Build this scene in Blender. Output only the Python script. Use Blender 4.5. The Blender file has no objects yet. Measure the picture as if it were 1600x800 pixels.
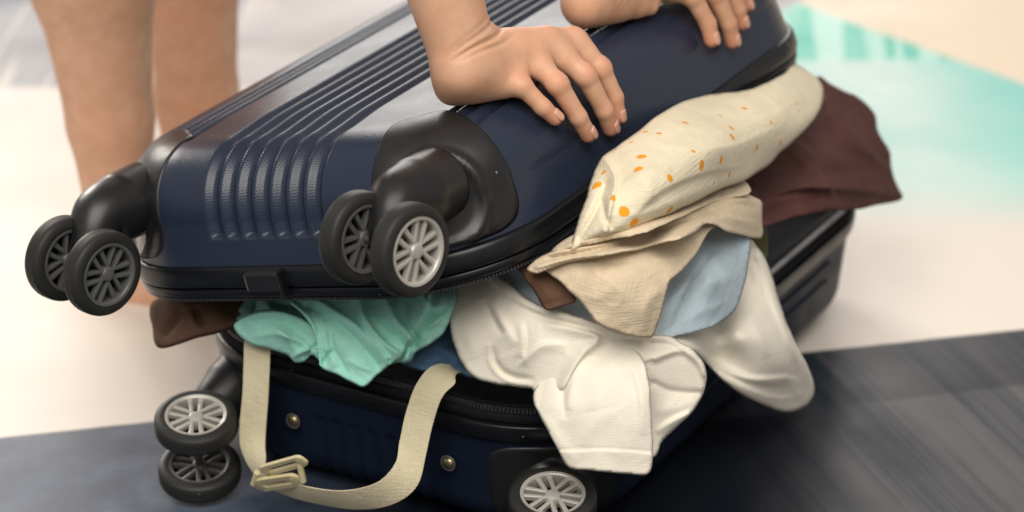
import bpy, math, random
import numpy as np
from mathutils import Matrix, Vector
from mathutils.geometry import delaunay_2d_cdt

# ------------------------------------------------------------------ camera, world, lights, exposure
SC = bpy.context.scene
COL = SC.collection
RC = np.array([[0.86498, 0.50158, -0.0045], [-0.20113, 0.35486, 0.91302], [-0.45855, 0.78878, -0.40798]])
RC[0] /= np.linalg.norm(RC[0]); RC[2] /= np.linalg.norm(RC[2])
RC[1] = np.cross(RC[0], RC[2]) ; RC[1] /= np.linalg.norm(RC[1]); RC[0] = np.cross(RC[2], RC[1]) * 1.0
CC = np.array([1.16013529, -1.44697006, 0.99778066])
FPX = 3941.0
cd = bpy.data.cameras.new('camera'); cam = bpy.data.objects.new('camera', cd); COL.objects.link(cam)
M = Matrix.Identity(4)
for i in range(3):
    M[i][0] = RC[0][i]; M[i][1] = RC[1][i]; M[i][2] = -RC[2][i]; M[i][3] = CC[i]
cam.matrix_world = M
cd.sensor_width = 36; cd.lens = FPX * 36 / 1600; cd.clip_end = 60; cd.clip_start = .05
cd.dof.use_dof = True; cd.dof.focus_distance = 1.84; cd.dof.aperture_fstop = 4.2; cd.dof.aperture_blades = 0
SC.camera = cam
W = bpy.data.worlds.new('World'); SC.world = W; W.use_nodes = True
W.node_tree.nodes['Background'].inputs[0].default_value = (1.0, 0.95, 0.90, 1)
W.node_tree.nodes['Background'].inputs[1].default_value = 0.37
SC.view_settings.view_transform = 'Standard'; SC.view_settings.look = 'None'
SC.view_settings.exposure = 0.11; SC.view_settings.gamma = 1

def area(name, loc, target, sx, sy, power, color):
    l = bpy.data.lights.new(name, 'AREA'); l.shape = 'RECTANGLE'; l.size = sx; l.size_y = sy
    l.energy = power; l.color = color
    o = bpy.data.objects.new(name, l); COL.objects.link(o); o.location = loc
    o.rotation_euler = (Vector(target) - Vector(loc)).to_track_quat('-Z', 'Y').to_euler()
    return o
area('side_window_light', (-4.7, 2.55, 2.3), (0.1, 0.2, 0.1), 2.0, 1.6, 190, (1.0, 0.93, 0.85))
area('window_light', (-3.4, 4.6, 1.9), (0.1, 0.2, 0.1), 4.6, 3.2, 120, (1.0, 0.95, 0.90))
area('front_fill_light', (0.95, -1.35, 2.3), (0.25, 0.15, 0.15), 2.4, 1.8, 78, (1.0, 0.94, 0.86))  # unseen overhead lamp, added as soft fill on the clothes

# ------------------------------------------------------------------ helpers
def tag(o, label=None, cat=None, group=None, kind=None):
    if label: o['label'] = label
    if cat: o['category'] = cat
    if group: o['group'] = group
    if kind: o['kind'] = kind
    return o
def empty(name, loc=(0, 0, 0)):
    o = bpy.data.objects.new(name, None); COL.objects.link(o); o.location = loc; o.empty_display_size = .05
    return o
def mesh_obj(name, V, F, mat, parent=None, smooth=True, xf=None, uv=None):
    V = np.asarray(V, float)
    if xf is not None: V = V @ xf[0].T + xf[1]
    me = bpy.data.meshes.new(name)
    if isinstance(F, np.ndarray):
        n = F.shape[1]
        me.vertices.add(len(V)); me.vertices.foreach_set('co', V.ravel())
        me.loops.add(F.size); me.loops.foreach_set('vertex_index', F.ravel().astype(np.int32))
        me.polygons.add(len(F)); me.polygons.foreach_set('loop_start', np.arange(0, F.size, n, dtype=np.int32))
        me.polygons.foreach_set('loop_total', np.full(len(F), n, dtype=np.int32))
        me.update(calc_edges=True)
    else:
        me.from_pydata([tuple(v) for v in V], [], F)
    if smooth: me.polygons.foreach_set('use_smooth', np.ones(len(me.polygons), dtype=bool))
    me.materials.append(mat); me.update()
    o = bpy.data.objects.new(name, me); COL.objects.link(o)
    if parent is not None: o.parent = parent
    return o
class MB:
    def __init__(s): s.V = []; s.F = []; s.n = 0
    def add(s, V, F):
        V = np.asarray(V, float); s.V.append(V); s.F += [tuple(i + s.n for i in f) for f in F]; s.n += len(V)
    def grid(s, G, cu=False, cv=False):
        a, b = G.shape[:2]; F = []
        for i in range(a if cu else a - 1):
            for j in range(b if cv else b - 1):
                F.append((i * b + j, i * b + (j + 1) % b, ((i + 1) % a) * b + (j + 1) % b, ((i + 1) % a) * b + j))
        s.add(G.reshape(-1, 3), F)
    def build(s, name, mat, parent=None, xf=None, smooth=True):
        return mesh_obj(name, np.vstack(s.V), s.F, mat, parent, smooth, xf)
def grid_faces(a, b, cu=False, cv=False):
    i = np.arange(a if cu else a - 1); j = np.arange(b if cv else b - 1)
    I, J = np.meshgrid(i, j, indexing='ij'); I = I.ravel(); J = J.ravel(); I2 = (I + 1) % a; J2 = (J + 1) % b
    return np.stack([I * b + J, I * b + J2, I2 * b + J2, I2 * b + J], 1)
def autosmooth(o, ang=40):
    me = o.data
    try:
        me.set_sharp_from_angle(angle=math.radians(ang))
    except Exception: pass
def bevel(o, w, seg=2, ang=35):
    m = o.modifiers.new('b', 'BEVEL'); m.width = w; m.segments = seg; m.limit_method = 'ANGLE'; m.angle_limit = math.radians(ang)
    return o
def hash01(*a):
    v = math.sin(sum(x * k for x, k in zip(a, (12.9898, 78.233, 37.719)))) * 43758.5453
    return v - math.floor(v)
def catmull(P, n, closed=False):
    P = np.asarray(P, float); N = len(P); out = []
    rng = range(N if closed else N - 1)
    for i in rng:
        if closed: p0, p1, p2, p3 = P[(i - 1) % N], P[i], P[(i + 1) % N], P[(i + 2) % N]
        else: p0, p1, p2, p3 = P[max(i - 1, 0)], P[i], P[i + 1], P[min(i + 2, N - 1)]
        for t in np.arange(n) / n:
            out.append(.5 * ((2 * p1) + (p2 - p0) * t + (2 * p0 - 5 * p1 + 4 * p2 - p3) * t * t + (-p0 + 3 * p1 - 3 * p2 + p3) * t ** 3))
    if not closed: out.append(P[-1])
    return np.array(out)
def resample(P, step, closed=False):
    P = np.asarray(P, float)
    if closed: P = np.vstack([P, P[:1]])
    d = np.r_[0, np.cumsum(np.linalg.norm(np.diff(P, axis=0), axis=1))]
    n = max(int(round(d[-1] / step)), 2)
    t = np.linspace(0, d[-1], n + 1)
    Q = np.stack([np.interp(t, d, P[:, k]) for k in range(P.shape[1])], 1)
    return Q[:-1] if closed else Q
def tube(P, r, n=16, caps=True):
    """swept round section with a radius per point -> verts, faces"""
    P = np.asarray(P, float); r = np.broadcast_to(np.asarray(r, float), (len(P),))
    T = np.gradient(P, axis=0); T /= np.linalg.norm(T, axis=1)[:, None]
    u = np.cross(T[0], (0.3, 0.5, 0.8)); u /= np.linalg.norm(u); G = []
    for i in range(len(P)):
        u = u - T[i] * (u @ T[i]); u /= np.linalg.norm(u); v = np.cross(T[i], u)
        a = np.linspace(0, 2 * np.pi, n, endpoint=False)
        G.append(P[i] + r[i] * (np.cos(a)[:, None] * u + np.sin(a)[:, None] * v))
    G = np.array(G); F = [tuple(f) for f in grid_faces(len(P), n, False, True)]
    V = G.reshape(-1, 3)
    if caps:
        F.append(tuple(range(n))[::-1]); F.append(tuple((len(P) - 1) * n + k for k in range(n)))
    return V, F

# ------------------------------------------------------------------ materials
def new_mat(name, color=(.8, .8, .8), rough=.5, **kw):
    m = bpy.data.materials.new(name); m.use_nodes = True
    b = m.node_tree.nodes['Principled BSDF']
    b.inputs['Base Color'].default_value = (*color, 1); b.inputs['Roughness'].default_value = rough
    for k, v in kw.items(): b.inputs[k].default_value = v
    return m
def N(m, typ, **kw):
    n = m.node_tree.nodes.new(typ)
    for k, v in kw.items(): setattr(n, k, v)
    return n
def L(m, a, b): m.node_tree.links.new(a, b)
def bsdf(m): return m.node_tree.nodes['Principled BSDF']
def math_n(m, op, a, b=None, c=None, clamp=False):
    n = N(m, 'ShaderNodeMath', operation=op); n.use_clamp = clamp
    for i, v in enumerate((a, b, c)):
        if v is None: continue
        if isinstance(v, (int, float)): n.inputs[i].default_value = v
        else: L(m, v, n.inputs[i])
    return n.outputs[0]
def mapr(m, v, a, b, c=0., d=1., smooth=True):
    n = N(m, 'ShaderNodeMapRange'); n.interpolation_type = 'SMOOTHSTEP' if smooth else 'LINEAR'
    L(m, v, n.inputs[0])
    for i, x in enumerate((a, b, c, d)): n.inputs[i + 1].default_value = x
    return n.outputs[0]
def noise(m, vec, scale, detail=3, rough=.5):
    n = N(m, 'ShaderNodeTexNoise'); n.inputs['Scale'].default_value = scale; n.inputs['Detail'].default_value = detail
    n.inputs['Roughness'].default_value = rough
    L(m, vec, n.inputs['Vector']); return n.outputs[0]
def mix(m, fac, a, b, blend='MIX'):
    n = N(m, 'ShaderNodeMix', data_type='RGBA', blend_type=blend)
    if isinstance(fac, (int, float)): n.inputs[0].default_value = fac
    else: L(m, fac, n.inputs[0])
    for i, v in ((6, a), (7, b)):
        if isinstance(v, tuple): n.inputs[i].default_value = (*v, 1)
        else: L(m, v, n.inputs[i])
    return n.outputs[2]
def mapping(m, vec, scale=(1, 1, 1), rot=(0, 0, 0), loc=(0, 0, 0)):
    n = N(m, 'ShaderNodeMapping'); L(m, vec, n.inputs[0]); n.inputs['Scale'].default_value = scale
    n.inputs['Rotation'].default_value = rot; n.inputs['Location'].default_value = loc
    return n.outputs[0]
def bump(m, h, strength=.3, dist=.001, prev=None):
    n = N(m, 'ShaderNodeBump'); n.inputs['Strength'].default_value = strength; n.inputs['Distance'].default_value = dist
    L(m, h, n.inputs['Height'])
    if prev is not None: L(m, prev, n.inputs['Normal'])
    L(m, n.outputs[0], bsdf(m).inputs['Normal']); return n.outputs[0]
def objco(m): return N(m, 'ShaderNodeTexCoord').outputs['Object']

def shell_mat():
    m = new_mat('navy_shell', (.018, .026, .049), .30, **{'Specular IOR Level': .42, 'Coat Weight': .0})
    co = objco(m)
    # fine diamond weave pressed into the plastic (real relief)
    a = N(m, 'ShaderNodeTexWave', wave_type='BANDS', bands_direction='DIAGONAL'); a.inputs['Scale'].default_value = 190
    b = N(m, 'ShaderNodeTexWave', wave_type='BANDS', bands_direction='DIAGONAL'); b.inputs['Scale'].default_value = 190
    L(m, co, a.inputs[0]); L(m, mapping(m, co, (-1, 1, 1)), b.inputs[0])
    w = math_n(m, 'MULTIPLY', a.outputs[1], b.outputs[1])
    n1 = noise(m, co, 900, 2)
    h = math_n(m, 'ADD', w, math_n(m, 'MULTIPLY', n1, .5))
    bump(m, h, .22, .0004)
    n2 = noise(m, co, 14, 4, .6)
    L(m, mapr(m, n2, .3, .75, .25, .36), bsdf(m).inputs['Roughness'])
    sc = noise(m, mapping(m, co, (60, 60, 400)), 3, 3)
    L(m, mix(m, mapr(m, sc, .62, .75, 0, .25), (.018, .026, .049), (.05, .06, .09)), bsdf(m).inputs['Base Color'])
    return m
def specks(m, co, scale=170, amt=.05):
    """lint and scuff specks"""
    base = bsdf(m).inputs['Base Color'].links[0].from_socket
    v = N(m, 'ShaderNodeTexVoronoi'); v.inputs['Scale'].default_value = scale; L(m, co, v.inputs['Vector'])
    rnd = N(m, 'ShaderNodeSeparateColor'); L(m, v.outputs['Color'], rnd.inputs[0])
    f = math_n(m, 'MULTIPLY', math_n(m, 'LESS_THAN', v.outputs['Distance'], math_n(m, 'MULTIPLY', rnd.outputs[1], .20)), math_n(m, 'GREATER_THAN', rnd.outputs[0], 1 - amt))
    L(m, mix(m, math_n(m, 'MULTIPLY', f, .7), base, (.30, .29, .27)), bsdf(m).inputs['Base Color'])
def plastic_mat(name, col, rough, spec=.5):
    m = new_mat(name, col, rough, **{'Specular IOR Level': spec}); co = objco(m)
    n2 = noise(m, co, 25, 4, .6); L(m, mapr(m, n2, .3, .75, rough - .06, rough + .1), bsdf(m).inputs['Roughness'])
    bump(m, noise(m, co, 1500, 2), .12, .0003)
    d = noise(m, co, 60, 5, .7)
    L(m, mix(m, mapr(m, d, .6, .8, 0, .3), col, tuple(min(1, c * 2.2 + .02) for c in col)), bsdf(m).inputs['Base Color'])
    specks(m, co)
    return m
def cloth_mat(name, col, weave=900, var=.12, bumpd=.0006, sheen=.08, rough=.85):
    m = new_mat(name, col, rough, **{'Sheen Weight': sheen, 'Specular IOR Level': .15}); co = objco(m)
    n1 = noise(m, co, 30, 4, .6)
    c2 = tuple(c * (1 - var) for c in col); c1 = tuple(min(1, c * (1 + var * .5)) for c in col)
    L(m, mix(m, mapr(m, n1, .35, .65), c1, c2), bsdf(m).inputs['Base Color'])
    k = weave
    t1 = noise(m, mapping(m, co, (k, k * .06, k * .06)), 1, 2); t2 = noise(m, mapping(m, co, (k * .06, k * .06, k)), 1, 2)
    h = math_n(m, 'ADD', math_n(m, 'ADD', t1, t2), math_n(m, 'MULTIPLY', noise(m, co, weave * .6, 3, .7), .6))
    p = bump(m, h, .55, bumpd)
    bump(m, noise(m, co, 45, 4, .6), .25, .003, p)
    bsdf(m).inputs['Subsurface Weight'].default_value = .0
    return m
MT = {}
MT['navy'] = shell_mat()
MT['navy_low'] = plastic_mat('navy_shell_matt_shaded', (.008, .013, .028), .42, .14)  # darker, duller copy of the lid's navy, lower half's shade put into it
MT['black'] = plastic_mat('black_plastic', (.010, .010, .011), .36)
MT['trim'] = plastic_mat('black_trim', (.005, .006, .008), .30, .35)
MT['tyre'] = plastic_mat('grey_rubber', (.021, .021, .019), .52, .3)
MT['rim'] = plastic_mat('silver_plastic', (.52, .50, .46), .34, .6)
MT['rim'].node_tree.nodes['Principled BSDF'].inputs['Metallic'].default_value = .35
MT['rim_dark'] = plastic_mat('dark_grey_plastic', (.09, .09, .09), .35, .6)
MT['lining'] = cloth_mat('dark_lining', (.006, .006, .009), 700, sheen=0)
MT['tape'] = cloth_mat('zip_tape', (.008, .008, .011), 1500, sheen=0)
MT['tooth'] = plastic_mat('zip_tooth', (.03, .03, .034), .35)
MT['brass'] = new_mat('brass', (.42, .34, .20), .38, Metallic=1.0)
MT['web'] = cloth_mat('cream_webbing', (.68, .61, .42), 1400, .06, .0016)
MT['buckle'] = plastic_mat('cream_plastic', (.64, .56, .33), .4)
MT['mint'] = cloth_mat('mint_cotton', (.38, .78, .66), 1100, .08)
MT['white'] = cloth_mat('offwhite_jersey', (.82, .77, .66), 1500, .04, .0004)
MT['beige'] = cloth_mat('beige_linen', (.68, .56, .40), 700, .08, .0009)
MT['sky'] = cloth_mat('light_blue_cotton', (.50, .61, .68), 900, .1)
MT['blue'] = cloth_mat('mid_blue_denim', (.10, .19, .32), 900, .15)
MT['maroon'] = cloth_mat('maroon_cotton', (.105, .045, .040), 900, .12, sheen=0)
MT['brown'] = cloth_mat('brown_suede', (.12, .066, .042), 800, .15, sheen=0)
MT['olive'] = cloth_mat('olive_knit', (.10, .105, .02), 500, .2)

# ------------------------------------------------------------------ floor
def floor_mat():
    m = new_mat('printed_floor', (.8, .75, .7), .38, **{'Specular IOR Level': .35}); co = objco(m)
    sep = N(m, 'ShaderNodeSeparateXYZ'); L(m, co, sep.inputs[0]); X, Y = sep.outputs[0], sep.outputs[1]
    def side(p, q, wob=0, ws=4):   # signed distance to a line, positive on the left of p->q
        p = np.array(p); q = np.array(q); d = (q - p) / np.linalg.norm(q - p); n = np.array([-d[1], d[0]])
        v = math_n(m, 'ADD', math_n(m, 'MULTIPLY', X, float(n[0])), math_n(m, 'MULTIPLY', Y, float(n[1])))
        v = math_n(m, 'SUBTRACT', v, float(n @ p))
        if wob:
            v = math_n(m, 'ADD', v, math_n(m, 'MULTIPLY', math_n(m, 'SUBTRACT', noise(m, co, ws, 4), .5), wob))
        return v
    def streak(ang, stretch, scale, detail=5):
        n = N(m, 'ShaderNodeMapping'); n.vector_type = 'TEXTURE'; L(m, co, n.inputs[0])
        n.inputs['Rotation'].default_value = (0, 0, math.radians(ang)); n.inputs['Scale'].default_value = (1 / stretch, 1, 1)
        return noise(m, n.outputs[0], scale, detail, .6)
    col = mix(m, mapr(m, noise(m, co, 2, 2), .3, .7), (.74, .675, .60), (.78, .71, .635))
    east = side((-.04, 1.5), (-.08, .8), .03, 5)
    # pale teal wash
    t0 = side((.245, .654), (.456, .773), .05, 5)
    st = noise(m, co, 5, 3)
    teal = mix(m, mapr(m, st, .35, .65), (.44, .70, .65), (.60, .75, .71))
    far = side((.15, 1.19), (.43, .82), .04, 4)
    teal = mix(m, mapr(m, far, -.06, .16), teal, (.22, .64, .57))
    fade = math_n(m, 'MULTIPLY', mapr(m, t0, -.01, .16), mapr(m, east, 0, .02))
    col = mix(m, fade, col, teal)
    # strong teal fringe
    strong = side((.051, 1.134), (.184, 1.209), .02, 20)
    st2 = streak(-66, .03, 34, 2)
    tl = mix(m, mapr(m, st2, .46, .54), (.11, .56, .44), (.45, .76, .67))
    se = side((.18, 1.3), (.24, 1.0), .02, 6)
    fr = math_n(m, 'MULTIPLY', math_n(m, 'MULTIPLY', mapr(m, strong, -.012, .012), mapr(m, east, 0, .02)), 1.0)
    col = mix(m, fr, col, tl)
    cream = side((-.052, 1.335), (.311, 1.181), .012, 6)
    col = mix(m, mapr(m, cream, -.008, .008), col, (.84, .70, .54))
    # grey violet brushed area at the back left
    gl = side((-.694, .592), (.05, 1.02), .03, 12)
    g = streak(118, .03, 46, 1)
    gcol = mix(m, mapr(m, g, .46, .54), (.27, .265, .28), (.56, .50, .46))
    g2 = noise(m, co, 3.2, 3)
    gcol = mix(m, mapr(m, X, -.64, -.56), gcol, mix(m, mapr(m, g2, .35, .65), (.36, .34, .36), (.50, .46, .45)))
    bl = side((-.90, .78), (-.80, 1.1), .05, 6)
    gcol = mix(m, mapr(m, bl, -.05, .05), gcol, (.06, .08, .14))
    col = mix(m, math_n(m, 'MULTIPLY', mapr(m, gl, 0, .03), mapr(m, east, 0, .02, 1, 0)), col, gcol)
    # navy brushed area in front
    nv = side((.527, .572), (-.145, -.049), .004, 30)
    s1 = streak(-42, .035, 15, 3); s2 = streak(-42, .03, 110, 3)
    s = math_n(m, 'ADD', math_n(m, 'MULTIPLY', s1, .62), math_n(m, 'MULTIPLY', s2, .38))
    ramp = mapr(m, s, .40, .60)
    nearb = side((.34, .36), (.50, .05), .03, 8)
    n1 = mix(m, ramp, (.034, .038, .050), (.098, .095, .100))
    n1 = mix(m, mapr(m, nearb, -.02, .16), (.006, .008, .014), n1)  # near-black zone: dark print, with shade from the case painted in
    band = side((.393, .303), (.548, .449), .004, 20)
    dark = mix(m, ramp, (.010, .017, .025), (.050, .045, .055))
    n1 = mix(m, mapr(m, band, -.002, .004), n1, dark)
    west = mapr(m, X, .06, .22)
    blue = mix(m, mapr(m, noise(m, co, 18, 4), .35, .65), (.038, .054, .085), (.075, .10, .145))
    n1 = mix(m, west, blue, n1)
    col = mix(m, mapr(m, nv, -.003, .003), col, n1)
    L(m, col, bsdf(m).inputs['Base Color'])
    L(m, mapr(m, noise(m, co, 9, 4), .3, .7, .34, .5), bsdf(m).inputs['Roughness'])
    bump(m, noise(m, co, 500, 3), .1, .0005)
    return m
MT['floor'] = floor_mat()
fl = mesh_obj('floor', [(-12, -12, 0), (12, -12, 0), (12, 12, 0), (-12, 12, 0)], [(0, 1, 2, 3)], MT['floor'], None, False)
tag(fl, kind='structure')

# ------------------------------------------------------------------ suitcase
CW, CL, CD, CR = .38, .576, .110, .10
RLID = np.array([[0.969, 0.019, -0.245], [-0.027, 0.999, -0.029], [0.244, 0.034, 0.969]])
u_, s_, v_ = np.linalg.svd(RLID); RLID = u_ @ v_
XF_LID = (RLID, np.array([-0.033, -0.05, 0.153]))
# lower shell: the same half turned over
XF_LOW = (np.array([[-1., 0, 0], [0, 1, 0], [0, 0, -1]]), np.array([CW, 0, .118]))

def contour(step, off=0., extra=False):
    """rounded rectangle, counter-clockwise from the middle of the front edge; returns points, normals, arc pos"""
    segs = []
    a, b, R = CW / 2, CL / 2, CR
    pts = []; nr = []; ss = []; s = 0
    def line(p, q, n):
        nonlocal s
        d = math.dist(p, q); k = max(int(d / step), 1)
        for i in range(k):
            t = i / k; pts.append((p[0] + (q[0] - p[0]) * t, p[1] + (q[1] - p[1]) * t)); nr.append(n); ss.append(s + d * t)
        s += d
    def arc(c, a0):
        nonlocal s
        d = R * math.pi / 2; k = max(int(d / step), 4)
        for i in range(k):
            t = i / k; an = a0 + t * math.pi / 2; n = (math.cos(an), math.sin(an))
            pts.append((c[0] + R * n[0], c[1] + R * n[1])); nr.append(n); ss.append(s + d * t)
        s += d
    H = math.pi / 2
    line((0, -b), (a - R, -b), (0, -1)); arc((a - R, -b + R), -H)
    line((a, -b + R), (a, b - R), (1, 0)); arc((a - R, b - R), 0)
    line((a - R, b), (-a + R, b), (0, 1)); arc((-a + R, b - R), H)
    line((-a, b - R), (-a, -b + R), (-1, 0)); arc((-a + R, -b + R), 2 * H)
    line((-a + R, -b), (0, -b), (0, -1))
    pts = np.array(pts); nr = np.array(nr); ss = np.array(ss)
    return pts + nr * off + np.array([a, b]), nr, ss
ZB, ER = .024, .052            # bottom of the shell above the rim plane, edge radius
WALL = CD - ZB - ER
def profile(q):
    """q = length along the profile from the rim: returns inset, z, normal (out, up)"""
    q = np.asarray(q, float); dr = .006
    ins = np.where(q < WALL, dr * q / WALL, 0.); z = ZB + np.minimum(q, WALL); no = np.ones_like(q); nu = np.full_like(q, .05)
    al = ER * math.pi / 2; t = np.clip((q - WALL) / al, 0, 1); an = t * math.pi / 2
    ins = np.where(q >= WALL, dr + ER * (1 - np.cos(an)), ins); z = np.where(q >= WALL, ZB + WALL + ER * np.sin(an), z)
    no = np.where(q >= WALL, np.cos(an), no); nu = np.where(q >= WALL, np.sin(an), nu)
    return ins, z, no, nu
QARC = WALL + ER * math.pi / 2
GP = .0165
def smooth01(x): x = np.clip(x, 0, 1); return x * x * (3 - 2 * x)
def groove(x, y, z, ny, amt=1.):
    """depth of the pressed grooves (x across, y along)"""
    X = x - CW / 2; d = np.zeros_like(x)
    wallf = np.where(ny > .5, 1., 0.)                        # on an end wall
    ends = smooth01((z - (.046 + 0*x)) / .004)
    for k in range(-3, 4):
        w = .0076
        g = np.clip(1 - np.abs(X - k * GP) / w, 0, 1); g = smooth01(g * 1.25)
        d = np.maximum(d, g * .0046)
    inband = smooth01((.062 - np.abs(X)) / .003)
    d = d * inband * ends
    e = np.zeros_like(x)
    for x0 in (-.123, -.1115, -.100, .132, .143, .154):
        for k in range(1):
            g = np.clip(1 - np.abs(X - x0) / .0042, 0, 1); e = np.maximum(e, smooth01(g * 1.3) * .0032)
    e *= smooth01((y - .052) / .01) * smooth01((CL - .052 - y) / .01) * smooth01((z - (CD - .022)) / .004)
    return np.maximum(d, e) * amt
def set_edge(er):
    global ER, WALL, QARC
    ER = er; WALL = CD - ZB - ER; QARC = WALL + ER * math.pi / 2
def shell(name, xf, mat, parent, fine=True, step=.0017, er=.052):
    global ER, WALL, QARC
    ER = er; WALL = CD - ZB - ER; QARC = WALL + ER * math.pi / 2
    P, Nn, ss = contour(step)
    qs = np.r_[np.linspace(0, WALL, 34 if fine else 22, endpoint=False), np.linspace(WALL, QARC, 40 if fine else 24)]
    ins, z, no, nu = profile(qs)
    A = P[None] - Nn[None] * ins[:, None, None]
    rows = [np.concatenate([A, np.broadcast_to(z[:, None, None], A.shape[:2] + (1,))], 2)]
    nrm = [np.concatenate([Nn[None] * no[:, None, None], np.broadcast_to(nu[:, None, None], A.shape[:2] + (1,))], 2)]
    base = rows[0][-1]; c = base[:, :2] - np.array([CW / 2, CL / 2])
    sp = np.stack([c[:, 0] * 0, np.clip(c[:, 1], -(CL - CW) / 2, (CL - CW) / 2)], 1) + np.array([CW / 2, CL / 2])
    K = 92 if fine else 12
    for i in range(1, K + 1):
        t = i / K; q = base[:, :2] * (1 - t) + sp * t
        rows.append(np.concatenate([q, np.full((len(q), 1), CD)], 1)[None])
        nrm.append(np.broadcast_to(np.array([0, 0, 1.]), (1, len(q), 3)))
    G = np.concatenate(rows); Nm = np.concatenate(nrm); Nm = Nm / np.linalg.norm(Nm, axis=2)[..., None]
    g = groove(G[..., 0], G[..., 1], G[..., 2], np.abs(Nm[..., 1]), 1. if fine else .5)
    # keep the grooves off the long side walls
    crown = 0.0025 * np.cos(np.clip((G[..., 0] - CW / 2) / CW, -.5, .5) * math.pi) * (G[..., 2] > CD - 1e-6)
    G = G - Nm * g[..., None]
    G[..., 2] += crown * smooth01((CL / 2 - np.abs(G[..., 1] - CL / 2) - ER - .007) / .05) * smooth01((CW/2 - np.abs(G[..., 0] - CW/2) - ER - .007) / .03)
    F = grid_faces(G.shape[0], G.shape[1], False, True)
    if np.linalg.det(xf[0]) < 0: F = F[:, ::-1]
    return mesh_obj(name, G.reshape(-1, 3), F, mat, parent, True, xf)
def ring(name, prof, xf, mat, parent, step=.004, closed=True):
    """sweep a closed profile of (outward offset, z) round the case"""
    P, Nn, ss = contour(step); pr = np.array(prof, float)
    A = P[:, None] + Nn[:, None] * pr[None, :, :1]
    G = np.concatenate([A, np.broadcast_to(pr[None, :, 1:], A.shape[:2] + (1,))], 2)
    F = grid_faces(G.shape[0], G.shape[1], True, closed)
    return mesh_obj(name, G.reshape(-1, 3), F, mat, parent, True, xf)
def rp(prof, n=5): return catmull(prof, n, True)

suitcase = tag(empty('suitcase', (0.19, 0.2, 0)), 'open overstuffed navy hard shell suitcase with black castor wheels', 'suitcase')
sc_inv = np.array([0.19, 0.2, 0])
def SX(xf): return (xf[0], xf[1] - sc_inv)
XL, XB = SX(XF_LID), SX(XF_LOW)

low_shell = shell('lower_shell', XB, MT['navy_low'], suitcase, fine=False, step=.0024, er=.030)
lid_shell = shell('lid_shell', XL, MT['navy'], suitcase); lid_shell['label'] = 'ribbed navy upper half tilted over the clothes'
low_shell['label'] = 'navy lower half lying on the floor'
# rim trims: upper black frame in two beads with a recessed seam between
def trims(xf, lid):
    t1 = ring('rim_trim', rp([(-.004, .0105), (.0035, .0105), (.0052, .013), (.0050, .019), (.0035, .0245), (.0005, .0262), (-.004, .026)]), xf, MT['trim'], suitcase)
    ring('rim_seam', rp([(-.005, .0065), (.0008, .0075), (.0008, .0115), (-.005, .012)]), xf, MT['tape'], t1)
    ring('rim_piping', rp([(-.004, .0025), (.0018, .0018), (.0034, .0045), (.0030, .0080), (.0012, .0090), (-.004, .0088)]), xf, MT['trim' if lid else 'tape'], t1)
    ring('zip_tape', rp([(-.012, .0), (-.001, .0002), (.0004, .0014), (-.001, .0032), (-.012, .0034)], 3), xf, MT['tape'], t1)
    # zip teeth: one small block each, far more than 300 round the rim
    P, Nn, ss = contour(.0029); mb = MB()
    for p, n in zip(P, Nn):
        t = np.array([-n[1], n[0]]); a = []
        for du in (-.0009, .0009):
            for dn in (-.0035, .0013):
                for dz in (-.0016, .0008):
                    q = p + t * du + n * dn; a.append((q[0], q[1], dz))
        mb.add(a, [(0, 1, 3, 2), (4, 6, 7, 5), (0, 4, 5, 1), (2, 3, 7, 6), (0, 2, 6, 4), (1, 5, 7, 3)])
    tag(mb.build('zip_teeth', MT['tooth'], suitcase, xf, False), kind='stuff')
trims(XL, True); trims(XB, False)
# linings: a shallow fabric tray inside each half
def lining(xf, zt):
    P, Nn, ss = contour(.01); rows = []
    for off, z in ((-.006, .002), (-.012, .002), (-.014, zt), (-.05, zt)):
        rows.append(np.concatenate([P + Nn * off, np.full((len(P), 1), z)], 1))
    c = P - np.array([CW / 2, CL / 2]); rows.append(np.concatenate([np.stack([c[:, 0] * 0, np.clip(c[:, 1], -.09, .09)], 1) + [CW / 2, CL / 2], np.full((len(P), 1), zt)], 1))
    G = np.array(rows); mesh_obj('lining', G.reshape(-1, 3), grid_faces(G.shape[0], G.shape[1], False, True), MT['lining'], suitcase, True, xf)
lining(XL, .035); lining(XB, .03)

# surface sampler for the corner housings
_P, _N, _S = contour(.0005)
S_TOT = 2 * (CW + CL) - 8 * CR + 2 * math.pi * CR
def surf(s, q, off=0.):
    s = np.mod(s, S_TOT)
    px = np.interp(s, np.r_[_S, S_TOT], np.r_[_P[:, 0], _P[0, 0]]); py = np.interp(s, np.r_[_S, S_TOT], np.r_[_P[:, 1], _P[0, 1]])
    nx = np.interp(s, np.r_[_S, S_TOT], np.r_[_N[:, 0], _N[0, 0]]); ny = np.interp(s, np.r_[_S, S_TOT], np.r_[_N[:, 1], _N[0, 1]])
    ins, z, no, nu = profile(q)
    extra = np.maximum(q - QARC, 0)
    P = np.stack([px - nx * (ins + extra), py - ny * (ins + extra), z], -1); Nn = np.stack([nx * no, ny * no, nu], -1)
    Nn /= np.linalg.norm(Nn, axis=-1)[..., None]
    return P + Nn * (off if np.isscalar(off) else off[..., None]), Nn
S_RF = (CW / 2 - CR) + CR * math.pi / 4              # middle of the right front corner
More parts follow.
